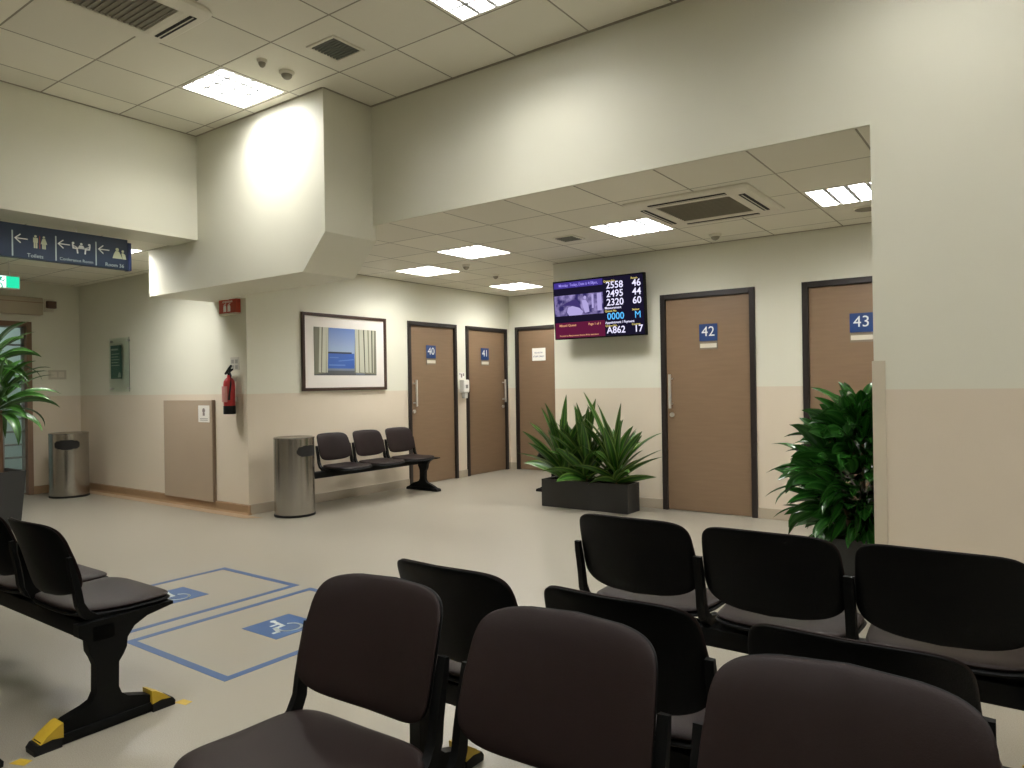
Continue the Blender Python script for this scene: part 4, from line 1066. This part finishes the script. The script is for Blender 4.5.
def bench(cx, cy, rz, pitch, label, yellow=True, sx=1.0, group='three-seat beam benches', sz=1.0, ext=(0, 0), ss=1.04, wallarm=False):
    t = empty('beam_bench', (cx, cy, 0), rz, label=label, cat='bench', group=group, scale=(1, 1, sz))
    L = pitch * 3
    def beam():
        bm = bmesh.new(); box(bm, (-L / 2 - ext[0], -0.055, 0.335), (L / 2 + ext[1], 0.035, 0.402), 0.006); return bm
    put('beam', cached('beam_%.3f_%.2f_%.2f' % (pitch, ext[0], ext[1]), beam, [M_BLACKMET]), t)
    for i in (-1, 0, 1):
        x = i * pitch
        s = put('seat', cached('seat', f_seat_shell, [M_BLACK]), t, (x, 0, 0)); s.scale.x = ss
        put('seat_cushion', cached('seat_cushion', f_seat_pad, [M_VINYL]), s)
        b = put('backrest', cached('backrest', f_back_shell, [M_BLACK]), t, (x, 0, 0)); b.scale.x = sx
        put('back_cushion', cached('back_cushion', f_back_pad, [M_VINYL]), b)
        for q in (-1, 1):
            k = put('back_bracket', cached('back_bracket%d' % q, lambda: f_bracket(q), [M_BLACKMET]), b)
    if wallarm: put('wall_arm', cached('wall_arm', lambda: B((L / 2 + 0.06, -0.40, 0.345), (L / 2 + 0.11, -0.056, 0.392), 0.004), [M_BLACKMET]), t)
    for q in (-1, 1):
        if wallarm and q > 0: continue
        lg = put('leg', cached('leg', f_leg, [M_BLACKMET], 30), t, (q * (L / 2 - 0.022 + ext[0 if q < 0 else 1]), 0, 0))
        for e in (-1, 1):
            put('foot_cap', cached('foot_cap%d' % e, lambda: f_cap(e), [M_RUBBER], 30), lg)
            if yellow: put('hazard_tape', cached('hazard_tape%d' % e, lambda: f_tape(e), [M_YELLOW], 30), lg)['label'] = 'yellow tape'
    return t
bench(-0.730, 2.555, 0, 0.492, 'black and brown three-seat bench seen from behind, the farther one facing the queue screen', sx=1.06, group='benches in the middle of the hall')
bench(-0.825, 1.680, 0, 0.522, 'three-seat bench seen from behind, back to back with the nearest bench', sx=0.98, sz=0.992, group='benches in the middle of the hall')
bench(-0.800, 1.132, pi + 0.022, 0.535, 'nearest three-seat bench with brown cushions facing the camera', sx=1.02, ss=1.2, sz=0.998, group='benches in the middle of the hall')
bench(-2.88 - 0.795, 1.315, 0, 0.53, 'three-seat bench at the left edge with its yellow taped leg beside the blue floor bays', ss=1.10, ext=(0.32, 0), group='benches in the middle of the hall')
bench(-2.90 - 0.795, 0.715, pi, 0.53, 'three-seat bench behind the left bench, only its yellow taped foot showing at the picture corner', group='benches in the middle of the hall')
bench(-6.13, 5.76, -pi / 2, 0.505, 'three-seat brown bench against the wall under the framed picture', yellow=False, sz=0.985, ext=(0.06, 0.13), wallarm=True, group='benches against the walls')
bench(-4.61, 7.93, pi / 2, 0.505, 'bench in the alcove behind the planter, only its near leg showing', yellow=False, group='benches against the walls')
# yellow tape left on the floor at the foot ends
def ftape(x, y, a, label):
    bm = bmesh.new(); c, s = cos(a), sin(a)
    prism(bm, [(x + u * c - v * s, y + u * s + v * c) for u, v in ((-0.030, -0.020), (0.034, -0.014), (0.028, 0.022), (-0.026, 0.018))], 'z', 0, 0.001)
    tag(obj('floor_tape', bm, M_YELLOW, None), label, 'tape', 'yellow tape scraps on the floor')
ftape(-2.855, 1.60, 0.1, 'yellow tape scrap on the floor in front of the left bench foot')
ftape(-2.87, 1.018, 0.3, 'yellow tape scrap on the floor between two bench feet at lower left')

# ------------------------------------------------------------------ plants
def leaf(bm, uvl, base, az, el, L, w, droop, fold_=0.25, segs=9, twist=0.0, mi=0, tipmi=None, wp=0.8, roll=0.0):
    """a tapering strap leaf folded along its midrib, bending under its own weight"""
    p = Vector(base); d = Vector((cos(az) * cos(el), sin(az) * cos(el), sin(el)))
    step = L / segs; rows = []
    cur = el
    for i in range(segs + 1):
        q = i / segs
        side = Vector((-sin(az), cos(az), 0))
        d = Vector((cos(az) * cos(cur), sin(az) * cos(cur), sin(cur)))
        up = side.cross(d) * -1
        rot = Matrix.Rotation(roll + twist * q, 3, d); side = rot @ side; up = rot @ up
        ww = w / 2 * (math.sin(pi * min(1, (q * 0.94 + 0.06)) ** wp) ** 0.8 if q < 1 else 0.0)
        ww = max(ww, 0.0012)
        lf = p + side * ww + up * ww * fold_ * 1.6; rg = p - side * ww + up * ww * fold_ * 1.6
        lm = p + side * ww * 0.5 + up * ww * fold_ * 0.5; rm = p - side * ww * 0.5 + up * ww * fold_ * 0.5
        rows.append([(bm.verts.new(lf), 0.0), (bm.verts.new(lm), 0.25), (bm.verts.new(p), 0.5), (bm.verts.new(rm), 0.75), (bm.verts.new(rg), 1.0)])
        p = p + d * step
        cur -= droop * (0.4 + 1.2 * q) / segs
    for i, (a, b) in enumerate(zip(rows, rows[1:])):
        for k in range(4):
            f = bm.faces.new((a[k][0], a[k + 1][0], b[k + 1][0], b[k][0])); f.smooth = True
            f.material_index = tipmi if (tipmi is not None and i >= segs - 2) else mi
            for lp, uu, vv in zip(f.loops, (a[k][1], a[k + 1][1], b[k + 1][1], b[k][1]), (i / segs, i / segs, (i + 1) / segs, (i + 1) / segs)):
                lp[uvl].uv = (uu, vv)

def foliage_obj(name, bm, mats, parent, clampfn=None):
    if clampfn:
        for v in bm.verts: clampfn(v)
    me = bpy.data.meshes.new(name); bm.to_mesh(me); bm.free()
    return obj(name, me, mats, parent)

# planter box with three variegated clumps
bx0, bx1, by0, by1, bh = -4.24, -3.235, 6.345, 6.60, 0.285
t = empty('planter_box', ((bx0 + bx1) / 2, (by0 + by1) / 2, 0), label='long charcoal planter box on the floor below the queue screen', cat='planter')
bm = bmesh.new(); th = 0.018
for a, b in (((bx0, by0, 0), (bx1, by0 + th, bh)), ((bx0, by1 - th, 0), (bx1, by1, bh)), ((bx0, by0 + th, 0), (bx0 + th, by1 - th, bh)), ((bx1 - th, by0 + th, 0), (bx1, by1 - th, bh)), ((bx0 + th, by0 + th, 0), (bx1 - th, by1 - th, 0.02))): box(bm, a, b)
obj('box', bm, M_PLANTER, t)
obj('soil', B((bx0 + th, by0 + th, 0.2), (bx1 - th, by1 - th, 0.255)), M_SOIL, t)
rnd = random.Random(11)
def clumpv(cx, cy, zb, hscale, label, n=30, seed=1, spread=1.0):
    r = random.Random(seed)
    t = empty('dracaena', (cx, cy, zb), label=label, cat='plant', group='variegated plants in the planter box')
    bm = bmesh.new(); tube(bm, [(cx, cy, zb - 0.03), (cx + 0.01, cy, zb + 0.12), (cx, cy + 0.01, zb + 0.24)], [0.017, 0.015, 0.011], 8); obj('stem', bm, M_STEM, t, smooth=True)
    bm = bmesh.new(); uvl = bm.loops.layers.uv.new('UVMap')
    for i in range(n):
        q = i / n
        az = i * 2.39996 + r.uniform(-.3, .3)
        el = RD(18 + 64 * q ** 0.85) + r.uniform(-.15, .15)
        L = (0.40 + 0.20 * q) * hscale * r.uniform(0.85, 1.12)
        if sin(az) > 0.1: L *= 0.62; el = max(el, RD(52))     # the wall behind keeps them short
        if cos(az) > 0.5 or cos(az) < -0.5: L *= 1.0
        z = zb + 0.02 + 0.20 * q
        leaf(bm, uvl, (cx + 0.012 * cos(az), cy + 0.012 * sin(az), z), az, el, L * spread, r.uniform(0.085, 0.118), r.uniform(0.15, 0.75) * (1.3 - 0.8 * q), 0.22, 9, r.uniform(-.5, .5), 0, 1 if (q < 0.3 and r.random() < 0.6) else None, 0.85, r.uniform(-.8, .8))
    def cl(v):
        if v.co.y > YB - 0.03: v.co.y = YB - 0.03
    foliage_obj('foliage', bm, [M_LEAFA, M_LEAFDRY], t, cl)
clumpv(-4.05, 6.47, 0.255, 1.20, 'variegated leafy plant at the left end of the charcoal planter box', 44, 3)
clumpv(-3.76, 6.46, 0.255, 1.18, 'variegated leafy plant in the middle of the charcoal planter box', 42, 5)
clumpv(-3.42, 6.46, 0.255, 1.24, 'variegated leafy plant at the right end of the charcoal planter box', 44, 9)

def square_pot(cx, cy, top, bot, h, mat, t, th=0.02):
    bm = bmesh.new()
    o = [(-1, -1), (1, -1), (1, 1), (-1, 1)]
    R = [[bm.verts.new((cx + a * r, cy + b * r, z)) for a, b in o] for r, z in ((bot, 0), (top, h), (top - th, h), (top - th, h - 0.04))]
    bm.faces.new(R[0])
    for p, q in zip(R, R[1:]):
        for i in range(4): bm.faces.new((p[i], p[(i + 1) % 4], q[(i + 1) % 4], q[i]))
    bm.faces.new(R[3])
    obj('pot', bm, mat, t)
    obj('soil', B((cx - top + th, cy - top + th, h - 0.0398), (cx + top - th, cy + top - th, h - 0.025)), M_SOIL, t)

# dense glossy plant by the pillar
px_, py_ = -0.84, 4.68
t = empty('potted_plant', (px_, py_, 0), label='dense dark glossy potted plant beside the pillar in front of door 43', cat='plant')
square_pot(px_, py_, 0.20, 0.17, 0.36, M_PLANTERG, t)
bm = bmesh.new()
for dx, dy, h in ((0, 0, 1.0), (-0.08, 0.04, 0.85), (0.07, -0.05, 0.75), (-0.05, -0.08, 0.6)):
    tube(bm, [(px_ + dx, py_ + dy, 0.33), (px_ + dx * 1.3, py_ + dy * 1.3, 0.33 + (h - .33) * .5), (px_ + dx * 1.8, py_ + dy * 1.6, h)], [0.014, 0.012, 0.008], 8)
obj('stems', bm, M_STEM, t, smooth=True)
r = random.Random(21)
bm = bmesh.new(); uvl = bm.loops.layers.uv.new('UVMap')
N = 440
for i in range(N):
    q = i / N
    az = i * 2.39996 + r.uniform(-.4, .4)
    z = 0.40 + 0.66 * q + r.uniform(-.03, .03)
    rr_ = (0.15 + 0.17 * math.sin(pi * min(1, q * 1.05)) - 0.06 * q) * r.uniform(0.0, 1.0)
    el = RD(-5 + 70 * q ** 1.6) + r.uniform(-.55, .65)
    L = r.uniform(0.20, 0.33) * (1.10 - 0.15 * q)
    if sin(az) < -0.3: L *= 0.8
    leaf(bm, uvl, (px_ + rr_ * cos(az), py_ + rr_ * sin(az), z), az, el, L, r.uniform(0.072, 0.10), r.uniform(0.5, 1.5), 0.16, 7, r.uniform(-.6, .6), 0, None, 0.9, r.uniform(-1.4, 1.4))
for az, z, L, el in ((pi * 0.98, 0.70, 0.44, 0.30), (pi * 1.02, 0.62, 0.44, 0.15), (pi * 1.0, 0.50, 0.40, 0.1)):
    leaf(bm, uvl, (px_ - 0.14, py_ - 0.02, z), az, el, L, 0.055, 1.0, 0.3, 9, 0.3, 0, 1, 0.8)
def cl(v):
    if v.co.y < YK + 0.215 and v.co.x > XP - 0.02: v.co.y = YK + 0.215 + (v.co.y - YK) * 0.02
foliage_obj('foliage', bm, [M_LEAFB, M_LEAFDRY], t, cl)

# corn plant at the left edge
qx, qy = -7.955, 2.60
t = empty('potted_plant', (qx, qy, 0), label='tall corn plant in a square dark pot at the left edge of the picture', cat='plant')
square_pot(qx, qy, 0.225, 0.185, 0.545, M_PLANTERG, t)
bm = bmesh.new()
tube(bm, [(qx + 0.06, qy + 0.04, 0.50), (qx + 0.06, qy + 0.04, 1.12)], [0.055, 0.05], 14); tube(bm, [(qx - 0.09, qy + 0.03, 0.50), (qx - 0.09, qy + 0.03, 1.45)], [0.045, 0.04], 14)
obj('trunk', bm, M_TRUNK, t, smooth=True)
bm = bmesh.new(); uvl = bm.loops.layers.uv.new('UVMap'); r = random.Random(5)
for hx, hy, hz, n, LL in ((qx + 0.06, qy + 0.04, 1.08, 42, 0.60), (qx - 0.09, qy + 0.03, 1.45, 34, 0.50)):
    for i in range(n):
        q = i / n; az = i * 2.39996 + r.uniform(-.3, .3); el = RD(0 + 78 * q) + r.uniform(-.15, .15)
        leaf(bm, uvl, (hx + 0.03 * cos(az), hy + 0.03 * sin(az), hz + 0.18 * q), az, el, LL * r.uniform(0.7, 1.0), r.uniform(0.065, 0.09), r.uniform(1.2, 2.2) * (1.1 - 0.5 * q), 0.2, 11, r.uniform(-.5, .5), 0, 1 if r.random() < .15 else None, 0.9, r.uniform(-.9, .9))
foliage_obj('foliage', bm, [M_LEAFC, M_LEAFDRY], t)
